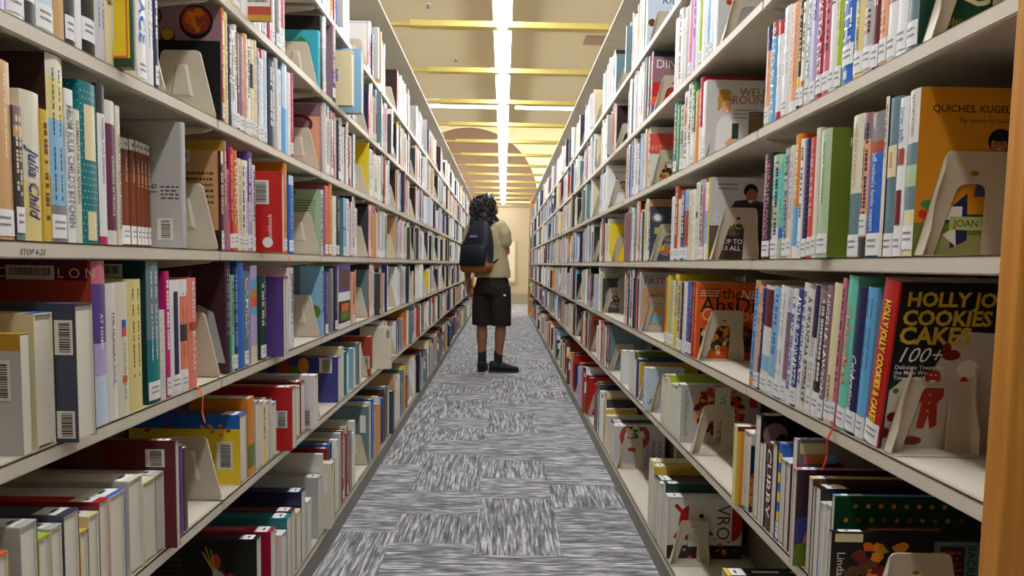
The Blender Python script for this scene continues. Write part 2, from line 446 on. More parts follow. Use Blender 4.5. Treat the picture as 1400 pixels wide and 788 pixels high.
def cover_shell(mb, sg, kind, W, T, L, t, rnd, cs, cn, cf, bands):
    """U-shaped case. a: distance from the spine (0..W), b: 0 near board .. T far board, e: 0..L along the spine.
    's' spine faces the aisle, 'u' spine faces up, 'f' fore-edge faces the aisle."""
    def P(a, b, e):
        if kind == 's': return (sg * a, b, e)
        if kind == 'u': return (sg * e, b, W - a)
        return (sg * (W - a), b, e)
    n = 6
    def arc(b0, b1, off):
        out = []
        for i in range(n + 1):
            f = i / n
            a = off + rnd * (1 - math.sin(PI * f)) if rnd else off
            out.append((a, b0 + (b1 - b0) * f))
        return out
    outer = [(W, 0)] + arc(0, T, 0) + [(W, T)]
    inner = [(W, t)] + arc(t, T - t, t) + [(W, T - t)]
    ncol = len(outer) - 1
    cuts = sorted(set([0.0, 1.0] + [v for bd in bands for v in bd[:2]]))
    def scol(f):
        c = cs
        for lo, hi, cc in bands:
            if lo <= f <= hi: c = C(cc)
        return c
    for i in range(ncol):
        (a0, b0), (a1, b1) = outer[i], outer[i + 1]
        if i == 0: mb.face([P(a0, b0, 0), P(a1, b1, 0), P(a1, b1, L), P(a0, b0, L)], cn)
        elif i == ncol - 1: mb.face([P(a0, b0, 0), P(a1, b1, 0), P(a1, b1, L), P(a0, b0, L)], cf)
        else:
            for q in range(len(cuts) - 1):
                f0, f1 = cuts[q], cuts[q + 1]
                mb.face([P(a0, b0, L * f0), P(a1, b1, L * f0), P(a1, b1, L * f1), P(a0, b0, L * f1)], scol((f0 + f1) / 2))
        ci = cn if i == 0 else (cf if i == ncol - 1 else cs)
        (i0, j0), (i1, j1) = inner[i], inner[i + 1]
        mb.face([P(i0, j0, 0), P(i1, j1, 0), P(i1, j1, L), P(i0, j0, L)], C('off-white'))
        for e in (0, L):
            mb.face([P(a0, b0, e), P(a1, b1, e), P(i1, j1, e), P(i0, j0, e)], ci)
    for i in (0, ncol):
        (a0, b0), (i0, j0) = outer[i], inner[i]
        mb.face([P(a0, b0, 0), P(a0, b0, L), P(i0, j0, L), P(i0, j0, 0)], cn if i == 0 else cf)

def page_block(sg, kind, W, T, L, t):
    mb = MB(); m = 0.0035 if t > .0015 else .0006; g = 0.0006
    a0, a1, e0, e1 = t + .0015, W - m, m * .8, L - m * .8
    if kind == 's': A, B, Z0, Z1 = a0, a1, e0, e1
    elif kind == 'u': A, B, Z0, Z1 = e0, e1, W - a1, W - a0
    else: A, B, Z0, Z1 = W - a1, W - a0, e0, e1
    mb.box(min(sg * A, sg * B), max(sg * A, sg * B), t + g, T - t - g, Z0, Z1)
    return mb

def disc(mb, P, cu, cv, ru, rv, col, n=20, a0=0, a1=2 * PI):
    mb.face([P(cu + ru * math.cos(a0 + (a1 - a0) * i / n), cv + rv * math.sin(a0 + (a1 - a0) * i / n)) for i in range(n + (0 if abs(a1 - a0 - 2 * PI) < 1e-6 else 1))], col)

def art_on(mb, sg, W, H, art, y=0.0, artw=1.0):
    """printed cover art on the near board; u runs left to right as the viewer sees it, v bottom to top"""
    xl = -W if sg < 0 else 0.0
    lay = [0]
    def mk():
        lay[0] += 1
        yy = y - 0.00004 * lay[0]
        return lambda u, v: (xl + (max(0.0, u) * artw if u < 1 else 1) * W, yy, min(1.0, max(0.0, v)) * H)
    rr = random.Random(len(art) * 7 + int(W * 1e4))
    for s in art:
        P = mk()
        if s[0] == 'r': _, u0, v0, u1, v1, c = s; mb.face([P(u0, v0), P(u1, v0), P(u1, v1), P(u0, v1)], C(c))
        elif s[0] == 'd': _, u, v, r, c = s[:5]; ry = s[5] if len(s) > 5 else r; disc(mb, P, min(u, .999), v, r, ry * W / H * artw, C(c))
        elif s[0] == 'p': mb.face([P(u, v) for u, v in s[1]], C(s[2]))
        elif s[0] == 't':
            _, txt, u, v, h, c = s[:6]; kw = s[6] if len(s) > 6 else {}
            rot = kw.get('rot', 0)
            r = Vector((math.cos(rot), 0, math.sin(rot))); up = Vector((-math.sin(rot), 0, math.cos(rot)))
            put_text(mb, txt, P(u, v), r, up, h, C(c), kw.get('a', 'l'), kw.get('w'), kw.get('sh', 0), bold=kw.get('b', 0))
        elif s[0] == 'food':      # scatter of small irregular dabs inside an ellipse: cu, cv, r, colours, count, size
            _, cu, cv, r, cols, cnt, sz = s
            for q in range(cnt):
                Pq = mk() if q % 6 == 0 else P
                P = Pq
                a = rr.uniform(0, 2 * PI); d = r * math.sqrt(rr.random()); u = cu + d * math.cos(a); v = cv + d * math.sin(a) * W / H
                k = rr.uniform(.6, 1.3) * sz; th = rr.uniform(0, 6)
                pts = []
                for i in range(9):
                    f = 2 * PI * i / 9; rad = k * rr.uniform(.7, 1.15)
                    pts.append((u + rad * math.cos(f), v + rad * .75 * math.sin(f + .3 * math.sin(th)) * W / H))
                pts = [(min(max(p, .003), .997), min(max(q2, .003), .997)) for p, q2 in pts]
                lay[0] += .08; yy = y - 0.00004 * lay[0]
                mb.face([(xl + p * artw * W, yy, q2 * H) for p, q2 in pts], C(rr.choice(cols)))
        elif s[0] == 'dots':      # grid: u0,v0,u1,v1,nu,nv,r,colours
            _, u0, v0, u1, v1, nu, nv, r, cols = s
            for i in range(nu):
                for j in range(nv):
                    disc(mb, P, u0 + (u1 - u0) * i / max(1, nu - 1), v0 + (v1 - v0) * j / max(1, nv - 1), r, r * W / H, C(cols[(i + j) % len(cols)]), 8)
        elif s[0] == 'lines':     # rows of dashes standing for small print: u0,v0,u1,v1,rows,colour
            _, u0, v0, u1, v1, rows, c = s
            for j in range(rows):
                v = v1 - (v1 - v0) * (j + .5) / rows; hh = (v1 - v0) / rows * .22; u = u0
                while u < u1 - .02:
                    w = rr.uniform(.015, .05)
                    mb.face([P(u, v - hh), P(min(u + w, u1), v - hh), P(min(u + w, u1), v + hh), P(u, v + hh)], C(c)); u += w + .012

def barcode(sg, W, H, u, v, w, h, y=0.0, vert=True):
    """barcode sticker on the near board; centre u,v as fractions, size in metres"""
    xl = -W if sg < 0 else 0.0
    mb = MB(); cx, cz = xl + u * W, v * H
    yy = y - 0.0009
    mb.face([(cx - w/2, yy, cz - h/2), (cx + w/2, yy, cz - h/2), (cx + w/2, yy, cz + h/2), (cx - w/2, yy, cz + h/2)], C('off-white'))
    rr = random.Random(int(abs(u * 1000 + v * 77)))
    yy -= 0.0003
    lo, hi = (cz - h * .42, cz + h * .42) if vert else (cx - w * .42, cx + w * .42)
    p = lo
    while p < hi:
        q = min(hi, p + rr.uniform(.0008, .0026))
        if vert: mb.face([(cx - w*.25, yy, p), (cx + w*.36, yy, p), (cx + w*.36, yy, q), (cx - w*.25, yy, q)], C('charcoal'))
        else: mb.face([(p, yy, cz - h*.2), (q, yy, cz - h*.2), (q, yy, cz + h*.36), (p, yy, cz + h*.36)], C('charcoal'))
        p = q + rr.uniform(.0008, .002)
    return mb

BOOKS = []          # dicts of every individual, filled by cell()
def make_book(B):
    """one book as an Empty with cover, page_block and stickers under it"""
    sg, kind, T, H, D = B['sg'], B['kind'], B['T'], B['H'], B['D']
    o = B['o']
    rr = random.Random(int(B['y'] * 1e4) + B['k'])
    paper = o.get('paper', T < 0.02 and rr.random() < .7)
    t = 0.0008 if paper else 0.0024
    t = min(t, T * .16)
    rnd = 0 if (kind != 's' or T < .006) else min(T * .12, .0035) * (0.5 if paper else 1)
    if kind == 'u': W, L = H, D
    else: W, L = D, H
    cs = C(B['col']); cov = o.get('cover', B['col'])
    root = empty('book', (B['x'], B['y'], B['z']))
    if B['lean']: root.rotation_euler.x = math.radians(B['lean'])
    mb = MB()
    cover_shell(mb, sg, kind, W, T, L, t, rnd, C(o.get('spine', B['col'])) if kind != 's' else cs, C(cov), C(o.get('far', cov)), o.get('bands', []))
    def sp(b, e, lift=0.0004):       # point on the printed spine
        f = min(max(b / T, 0), 1)
        a = (rnd * (1 - math.sin(PI * f)) if rnd else 0) - lift
        if kind == 's': return Vector((sg * a, b, e))
        if kind == 'u': return Vector((sg * e, b, W - a))
        return Vector((sg * (W - a), b, e))
    rightward = 1 if sg < 0 else -1      # +b or -b is the viewer's right when facing the shelf
    lab = o.get('lab', rr.random() < .6) if kind == 's' else False
    lowest = .16 if lab else .05
    if kind == 's' and T > .0045:
        ink = o.get('ink') or (rr.choice(['navy', 'charcoal', 'brown', 'dark red', 'charcoal', 'blue']) if luma(B['col']) > 140 else rr.choice(['white', 'off-white', 'cream', 'white', 'pale yellow']))
        if 'txt' in o:
            lines = o['txt'] if isinstance(o['txt'], list) else [o['txt']]
            for li, tx in enumerate(lines):
                s, f1, f0, sz, tcol = (list(tx) + [None] * 5)[:5] if not isinstance(tx, str) else (tx, .94, lowest + .03, None, None)
                tcol = tcol or ink
                f1 = .94 if f1 is None else f1; f0 = lowest + .03 if f0 is None else f0
                nl = len(lines) if sz is None else 1
                size = sz or (T * .62 / nl)
                # baseline: letters stand with their tops to the viewer's right
                cb = T * .5 - rightward * size * .5 if sz or nl == 1 else T * .5 + rightward * (T * .80 * (1 - li / max(1, nl - 1)) - T * .4) * .55 - rightward * size * .5
                vs, fs, w = text_polys(s, o.get('shear', 0), o.get('bold', .01))
                kx = size / .7; ln = w * kx; room = H * (f1 - f0)
                st = min(o.get('stretch', 1.35), room / ln) if ln else 1
                r = Vector((0, 0, -1)); n0 = len(mb.v)
                for x, yv in vs:
                    b = cb + rightward * yv * kx
                    p = sp(b, H * f1 - x * kx * st, .0011)
                    mb.v.append(tuple(p))
                for f in fs: mb.f.append(tuple(n0 + i for i in f)); mb.c.append(C(tcol))
        elif not o.get('plain'):
            e = H * .93; rows = 1 if T < .016 else rr.choice([1, 1, 2])
            end = H * rr.uniform(lowest + .05, .45)
            while e > end:
                w = rr.uniform(.003, .008)
                for q in range(rows):
                    h0, h1 = (.28, .72) if rows == 1 else ((.2, .42), (.58, .8))[q]
                    if rr.random() < .84:
                        mb.face([sp(T * h0, e), sp(T * h1, e), sp(T * h1, e - w), sp(T * h0, e - w)], C(ink))
                e -= w + rr.choice([.0015, .0015, .0015, .005])
    if 'dots' in o and kind == 's':
        dc, f0, f1 = o['dots']
        m = max(2, int(T / .007)); q = int(H * (f1 - f0) / .010)
        for j in range(q):
            for i in range(m):
                b = T * (i + .5 + (.5 if j % 2 else 0)) / (m + .5); e = H * f0 + .010 * (j + .5)
                mb.face([sp(b - .0012, e), sp(b, e + .0014), sp(b + .0012, e), sp(b, e - .0014)], C(dc))
    if kind == 's' and 'panels' in o:            # printed spine panels: f0, f1, width share, colour
        for f0, f1, ws, cc in o['panels']:
            bs = [T * (.5 - ws / 2 + ws * i / 4) for i in range(5)]
            for i in range(4): mb.face([sp(bs[i], H*f0, .0007), sp(bs[i+1], H*f0, .0007), sp(bs[i+1], H*f1, .0007), sp(bs[i], H*f1, .0007)], C(cc))
    if 'art' in o: art_on(mb, sg, D, H, o['art'], artw=o.get('artw', 1.0))
    if kind == 'u' and o.get('topart'):
        for (e0, e1, b0, b1, cc) in o['topart']:
            mb.face([sp(T*b0, L*e0), sp(T*b1, L*e0), sp(T*b1, L*e1), sp(T*b0, L*e1)], C(cc))
    mb.build('cover', M_COVER, root)
    if o.get('solid') is None: page_block(sg, kind, W, T, L, t).build('page_block', M_PAGE, root)
    lb = MB()
    if lab and T > .006:
        h0, h1 = H * o.get('labz', rr.uniform(.01, .035)), 0
        h1 = h0 + .034
        ws = .96
        bs = [T * (.5 - ws / 2 + ws * i / 6) for i in range(7)]
        for i in range(6): lb.face([sp(bs[i], h0, .0008), sp(bs[i+1], h0, .0008), sp(bs[i+1], h1, .0008), sp(bs[i], h1, .0008)], C('white'))
        for j in range(2):
            e = h0 + .022 - j * .009
            b = T * .2
            while b < T * .75:
                w = min(.0025, T * .2); lb.face([sp(b, e, .0012), sp(b + w, e, .0012), sp(b + w, e + .003, .0012), sp(b, e + .003, .0012)], C('grey')); b += w * 1.4
    if kind == 'u' and T > .006 and o.get('lab', True):
        e0, e1 = .012, .048
        lb.face([sp(T*.06, e0, .0006), sp(T*.94, e0, .0006), sp(T*.94, e1, .0006), sp(T*.06, e1, .0006)], C('white'))
        lb.face([sp(T*.3, e0 + .01, .001), sp(T*.7, e0 + .01, .001), sp(T*.7, e0 + .016, .001), sp(T*.3, e0 + .016, .001)], C('charcoal'))
    if lb.f: lb.build('call_number_sticker', M_LABEL, root)
    for bc in o.get('bc', []): barcode(sg, D, H, *bc).build('barcode_sticker', M_LABEL, root)
    if 'ribbon' in o:
        rc = MB(); x = sg * -.004
        pts = [(x + sg * .02, .004), (x - sg * .004, .0), (x - sg * .012, -.02), (x - sg * .010, -.05), (x - sg * .015, -.075)]
        for i in range(4):
            (xa, za), (xb, zb) = pts[i], pts[i + 1]; w = T / 2
            rc.face([(xa, w - .003, za), (xa, w + .003, za), (xb, w + .003 + .001 * i, zb), (xb, w - .003 + .001 * i, zb)], C(o['ribbon']))
            rc.face([(xa + .0005, w - .003, za), (xa + .0005, w + .003, za), (xb + .0005, w + .003 + .001 * i, zb), (xb + .0005, w - .003 + .001 * i, zb)], C(o['ribbon']))
        rc.build('ribbon_bookmark', M_LABEL, root)
    B['root'] = root
    return root

def cell(sg, k, items, lean=0, u=False, start=None):
    """items: (left px, right px, top px or None, colour, options); pixels read on the spine faces"""
    XF = -XL if sg < 0 else XR
    z = ZS[k] + .0005
    row = []
    for it in items:
        xa, xb, yt, col = it[:4]; o = it[4] if len(it) > 4 else {}
        rec = o.get('rec', 0.004)
        X = XF + sg * rec
        ya, yb = sorted((y_at(xa, X, z), y_at(xb, X, z)))
        kind = o.get('kind', 'u' if u else 's')
        H = o.get('h') or (z_at(yt, X, (ya + yb) / 2) - z if yt is not None else .22 + .03 * R.random())
        row.append(dict(sg=sg, k=k, x=X, ya=ya, yb=yb, z=z, H=H, kind=kind, col=col, o=o, lean=o.get('lean', lean), px=(xa + xb) / 2))
    row.sort(key=lambda b: (b['ya'] + b['yb']))
    last = -1; was = False
    for b in row:
        ya, yb = b['ya'], b['yb']
        cap = b['o'].get('maxT', .047)
        if yb - ya > cap:
            if sg < 0: ya = yb - cap
            else: yb = ya + cap
        if sg > 0 and last > 0 and ya - last < .10 and was: yb -= ya - last - .0006; ya = last + .0006
        was = b['yb'] - b['ya'] > cap or (sg > 0 and last > 0 and b['ya'] - last < .10 and was)
        y0 = max(ya, last + .0006); y1 = max(yb, y0 + .0045)
        b['y'] = y0; b['T'] = y1 - y0; last = y1
        c = math.cos(math.radians(b['lean']))
        if b['lean']: b['T'] = b['T'] * c
        lim = (ZS[k + 1] if k < 6 else ZCAN + .02) - .026 - b['z']
        b['H'] = min(b['H'], lim - (b['T'] * math.sin(math.radians(b['lean'])) if b['lean'] else 0))
        b['D'] = min(.252, b['o']['D']) if 'D' in b['o'] else min(DEPTH - .012 - b['o'].get('rec', 0), (.27 if b['kind'] == 'u' else max(.15, min(.235, b['H'] * (.72 + .12 * R.random())))))
    BOOKS.extend(row)
    return row

# ------------------------------------------------------------------ bookends
def plastic_bookend_mesh():
    """solid wedge-sided plate with a raised wedge in the middle, plus a foot under the books; width along x, origin at its front bottom corner, deep side at -x"""
    cu = bpy.data.curves.new('b', 'CURVE'); cu.dimensions = '2D'; cu.fill_mode = 'BOTH'; cu.extrude = .0018; cu.bevel_depth = .001; cu.bevel_resolution = 1
    def spl(pts):
        s = cu.splines.new('POLY'); s.points.add(len(pts) - 1)
        for p, q in zip(s.points, pts): p.co = (q[0], q[1], 0, 1)
        s.use_cyclic_u = True
    def rnd(pts, r):
        out = []
        n = len(pts)
        for i in range(n):
            a, b, c = Vector(pts[i - 1]), Vector(pts[i]), Vector(pts[(i + 1) % n])
            p, q = b + (a - b).normalized() * r, b + (c - b).normalized() * r
            for f in (0, .33, .67, 1): out.append(tuple((p.lerp(b, f)).lerp(b.lerp(q, f), f)))
        return out
    spl(rnd([(-.15, 0), (0, 0), (-.034, .145), (-.116, .145)], .009))
    ob = bpy.data.objects.new('b', cu); COL.objects.link(ob)
    dg = bpy.context.evaluated_depsgraph_get(); dg.update()
    me = bpy.data.meshes.new_from_object(ob.evaluated_get(dg)); bpy.data.objects.remove(ob); bpy.data.curves.remove(cu)
    bm = bmesh.new(); bm.from_mesh(me)
    for v in bm.verts: v.co = Vector((v.co.x, -v.co.z, v.co.y))     # stand it up: thickness along y
    # raised wedge
    def frus(p0, p1, y0, y1):
        a = [bm.verts.new((x, y0, z)) for x, z in p0]; b = [bm.verts.new((x, y1, z)) for x, z in p1]
        bm.faces.new(b)
        for i in range(len(a)): bm.faces.new((a[i], a[(i+1) % len(a)], b[(i+1) % len(a)], b[i]))
    frus([(-.098, .045), (-.048, .045), (-.060, .115), (-.086, .115)], [(-.093, .050), (-.055, .050), (-.064, .110), (-.082, .110)], -.0025, -.0075)
    bm.normal_update(); bm.to_mesh(me); bm.free(); me.materials.clear(); me.materials.append(M_PLAST); me.name = 'plate'
    return me
def frame_bookend_meshes():
    """bent sheet A-shaped bookend with an arched opening and a hole; origin at front bottom corner, deep side +x"""
    cu = bpy.data.curves.new('b', 'CURVE'); cu.dimensions = '2D'; cu.fill_mode = 'BOTH'; cu.extrude = .0009; cu.bevel_depth = .0004; cu.bevel_resolution = 0
    def spl(pts):
        s = cu.splines.new('POLY'); s.points.add(len(pts) - 1)
        for p, q in zip(s.points, pts): p.co = (q[0], q[1], 0, 1)
        s.use_cyclic_u = True
    def rc(a, b, c, r):
        a, b, c = Vector(a), Vector(b), Vector(c)
        p, q = b + (a - b).normalized() * r, b + (c - b).normalized() * r
        return [tuple((p.lerp(b, f)).lerp(b.lerp(q, f), f)) for f in (0, .25, .5, .75, 1)]
    outer = [(0, 0)] + rc((0, 0), (.040, .15), (.134, .15), .010) + rc((.040, .15), (.134, .15), (.138, 0), .010) + [(.138, 0), (.097, 0)]
    outer += rc((.097, 0), (.100, .104), (.06, .104), .015) + rc((.100, .104), (.058, .104), (.027, 0), .015) + [(.027, 0)]
    spl(outer)
    spl([(.081 + .007 * math.cos(a * PI / 6), .119 + .0045 * math.sin(a * PI / 6)) for a in range(12)])
    ob = bpy.data.objects.new('b', cu); COL.objects.link(ob)
    dg = bpy.context.evaluated_depsgraph_get(); dg.update()
    me = bpy.data.meshes.new_from_object(ob.evaluated_get(dg)); bpy.data.objects.remove(ob); bpy.data.curves.remove(cu)
    for v in me.vertices: v.co = Vector((v.co.x, -v.co.z, v.co.y))
    me.materials.clear(); me.materials.append(M_BEND); me.name = 'plate'
    for v in me.vertices: v.co.x *= .95; v.co.z *= .95
    # flanges folded back along both slanted sides
    fl = []
    for (x0, z0, x1, z1, s) in ((0, .0, .0352, .132, -1), (.1311, 0, .1276, .132, 1)):
        mb = MB(); n = 8; th = .0014
        prev = None
        for i in range(n + 1):
            f = i / n; x = x0 + (x1 - x0) * f; z = z0 + (z1 - z0) * f
            dep = (.020 if f < .25 else .020 - .012 * min(1, (f - .25) / .3)) * (1 if f < .92 else .3)
            cur = [(x, -dep, z), (x, 0, z), (x + s * -th, 0, z), (x + s * -th, -dep, z)]
            if prev:
                for q in range(4): mb.face([prev[q], prev[(q+1) % 4], cur[(q+1) % 4], cur[q]])
            else: mb.face(cur)
            prev = cur
        mb.face(prev[::-1]); fl.append(mb.mesh('flange', M_BEND))
    mb = MB(); mb.box(.002, .131, -.032, .0, .0, .0012)
    mb.box(.028, .092, .0, .055, .0, .0012)
    return me, fl, mb.mesh('foot', M_BEND)
PB = plastic_bookend_mesh()
b_ = MB(); b_.box(-.14, -.01, 0, .06, 0, .0012); PBF = b_.mesh('foot', M_STEEL)
FB, FBL, FBF = frame_bookend_meshes()
ENDS = []
def bookend(sg, k, y, x=None, flip=False):
    """flip: the plate stands on the far side of its books"""
    XF = -XL if sg < 0 else XR
    r = empty('bookend', ((x if x is not None else XF + sg * .006), y, ZS[k] + .0006))
    if sg < 0:
        link('plate', PB, r, (0, 0, .0005)); link('foot', PBF, r, (0, 0.002, 0))
    else:
        link('plate', FB, r, (0, 0, .0012)); link('foot', FBF, r)
        for f in FBL: link('flange', f, r, (0, 0, .0012))
    if flip: r.scale.y = -1
    ENDS.append((sg, k, y, r))
    return r

# ------------------------------------------------------------------ the far books, too small to count apart
class Bulk(MB): pass
BULK = Bulk()
UPPER = ['white'] * 16 + ['off-white'] * 9 + ['pale blue', 'pale grey', 'light grey', 'lilac', 'ivory'] + ['ivory', 'ivory', 'pale grey', 'pale blue', 'pale blue', 'lilac', 'cream', 'light blue', 'sky blue', 'blue', 'red', 'yellow', 'amber', 'orange', 'pink', 'mauve', 'navy', 'black', 'teal', 'green', 'pale green', 'crimson', 'brick red', 'charcoal', 'slate', 'peach']
LOWER = ['white'] * 5 + ['off-white'] * 3 + ['ivory', 'cream', 'pale grey', 'grey', 'charcoal', 'black', 'black', 'navy', 'navy', 'navy grey', 'dark red', 'maroon', 'red', 'brick red', 'orange', 'amber', 'blue', 'teal', 'slate', 'light blue', 'purple', 'lilac', 'olive', 'dark green', 'brown', 'tan', 'yellow', 'mauve', 'rust']
DARKBLUE = ['navy', 'blue', 'slate', 'light blue', 'pale blue', 'white', 'white', 'off-white', 'charcoal', 'black', 'teal', 'tan', 'brown', 'navy grey', 'grey', 'indigo', 'cream']
def bulk_book(sg, k, y, T, H, kind, col, rr, rec=None):
    mb = BULK; XF = -XL if sg < 0 else XR
    rec = rr.choice([.003, .004, .006, .012]) if rec is None else rec
    xf = XF + sg * rec; z = ZS[k] + .0005
    D = rr.uniform(.16, .21) if kind == 's' else .25
    cs = C(col); cn = C(rr.choice([col, 'white', 'black', 'charcoal', 'cream', 'navy', 'slate', 'tan', 'pale grey', 'dark brown'])) if kind == 's' else cs
    def P(d, b, e): return (xf + sg * d, y + b, z + e)
    page = lin((212, 206, 190))
    if kind == 's':
        cuts = [0, 1]; cols = {}
        lab = rr.random() < .8
        segs = [(0, .03, cs), (.03, .16, C('white') if lab else cs)]
        p = .16
        if rr.random() < .45:
            while p < .98:
                q = min(1, p + rr.uniform(.12, .4)); segs.append((p, q, C(rr.choice(UPPER if rr.random() < .5 else [col])))); p = q
        else: segs.append((.16, 1, cs))
        m = min(.0012, T * .1)
        for f0, f1, cc in segs:
            mb.face([P(0, m, H*f0), P(0, T - m, H*f0), P(0, T - m, H*f1), P(0, m, H*f1)], cc)
        for b in (m, T - m): mb.face([P(0, b, 0), P(0, b, H), P(.003, 0 if b == m else T, H), P(.003, 0 if b == m else T, 0)], cs)
        mb.face([P(.003, 0, 0), P(D, 0, 0), P(D, 0, H), P(.003, 0, H)], cn)
        mb.face([P(.003, T, 0), P(D, T, 0), P(D, T, H), P(.003, T, H)], cn)
        mb.face([P(.002, .001, H - .003), P(D, .001, H - .003), P(D, T - .001, H - .003), P(.002, T - .001, H - .003)], page)
        mb.face([P(D, 0, 0), P(D, T, 0), P(D, T, H), P(D, 0, H)], page)
        mb.face([P(.002, .001, .002), P(D, .001, .002), P(D, T - .001, .002), P(.002, T - .001, .002)], page)
        if T > .007:
            ink = C(rr.choice(['navy', 'charcoal', 'dark red', 'grey']) if luma(col) > 140 else 'white')
            e = H * .92; end = H * rr.uniform(.22, .5)
            while e > end:
                w = rr.uniform(.006, .02)
                mb.face([P(-.0004, T*.32, e), P(-.0004, T*.68, e), P(-.0004, T*.68, e - w), P(-.0004, T*.32, e - w)], ink); e -= w + .005
    else:
        t = min(.0022, T * .15)
        mb.face([P(0, 0, 0), P(D, 0, 0), P(D, 0, H), P(0, 0, H)], cn); mb.face([P(0, T, 0), P(D, T, 0), P(D, T, H), P(0, T, H)], cn)
        mb.face([P(0, 0, H), P(D, 0, H), P(D, T, H), P(0, T, H)], cs)
        for a, b in ((0, t), (T - t, T)): mb.face([P(0, a, 0), P(0, b, 0), P(0, b, H), P(0, a, H)], cs)
        mb.face([P(0, t, H - t), P(0, T - t, H - t), P(0, T - t, H), P(0, t, H)], cs)
        for a in (t, T - t): mb.face([P(0, a, 0), P(.005, a, 0), P(.005, a, H), P(0, a, H)], cs)
        mb.face([P(.004, t, .003), P(.004, T - t, .003), P(.004, T - t, H - t), P(.004, t, H - t)], page)
        if rr.random() < .85: mb.face([P(.012, T*.08, H + .0005), P(.05, T*.08, H + .0005), P(.05, T*.92, H + .0005), P(.012, T*.92, H + .0005)], C('white'))
        if rr.random() < .4: mb.face([P(.012, -.0006, H * .55), P(.04, -.0006, H * .55), P(.04, -.0006, H * .85), P(.012, -.0006, H * .85)], C('white'))
def fill_bulk(sg, k, ya, yb, rr, depth):
    y = ya
    while True:
        if k >= 2: kind = 's' if rr.random() < .93 else 'u'
        elif k == 1: kind = 'u' if rr.random() < .5 else 's'
        else: kind = 'u' if rr.random() < .7 else 's'
        T = rr.choice([.008, .010, .013, .016, .02, .024, .03, .035]) if kind == 's' else rr.choice([.018, .024, .03, .036, .044])
        if y + T > yb: break
        if k >= 2: H = rr.uniform(.195, .255)
        elif k == 1: H = rr.uniform(.18, .245)
        else: H = rr.uniform(.2, .30)
        pal = LOWER if k <= 1 else UPPER
        if sg > 0 and depth > 7 and k >= 3 and rr.random() < .6: pal = DARKBLUE
        bulk_book(sg, k, y, T, H, kind, rr.choice(pal), rr, rec=(-.02 if rr.random() < .04 else None))
        y += T + .0006
# ------------------------------------------------------------------ the books one can tell apart
L, RT = -1, 1
FOODC = ['orange', 'amber', 'brick red', 'brown', 'green', 'cream', 'dark red', 'gold']
# left range, shelf above eye level
cell(L, 4, [
 (-14, 11, None, 'lilac', {}), (11, 36, None, 'white', {'plain': 1}), (36, 51, None, 'white', {'bands': [(0, .12, 'charcoal'), (.3, 1, 'charcoal')], 'desc': 'black and white photo-spined book'}),
 (51, 76, None, 'pale blue', {'bands': [(.34, .6, 'blue')], 'plain': 1, 'desc': 'pale blue thick book with a blue band'}), (76, 91, None, 'tan', {'ink': 'charcoal', 'txt': 'ALA', 'lab': False}),
 (91, 105, None, 'charcoal', {'lab': True}), (105, 114, None, 'white', {'txt': 'ARELLA', 'ink': 'black', 'lab': False}),
 (114, 133, None, 'black', {'txt': [('HTO', .75, .28, .017)], 'ink': 'white', 'lab': True, 'labz': .08, 'desc': 'black book with big white letters on its spine'}),
 (133, 147, None, 'light grey', {}), (147, 158, None, 'cream', {'txt': 'COOKING', 'ink': 'brown'}),
 (176, 188, None, 'dark green', {'rec': -.022, 'cover': 'yellow', 'lab': False, 'h': .25, 'kind': 's', 'paper': False, 'plain': 1, 'desc': 'yellow-covered book with dark green spine sticking out',
   'art': [('r', 0, 0, 1, .06, 'dark green'), ('r', .0, .06, .97, .075, 'orange'), ('r', .955, .06, .97, 1, 'orange')], 'bc': [(.78, .32, .026, .075)]}),
 (190, 203, None, 'white', {'txt': 'PALACE', 'ink': 'blue'}), (203, 213, None, 'white', {}), (213, 218, None, 'navy', {})])
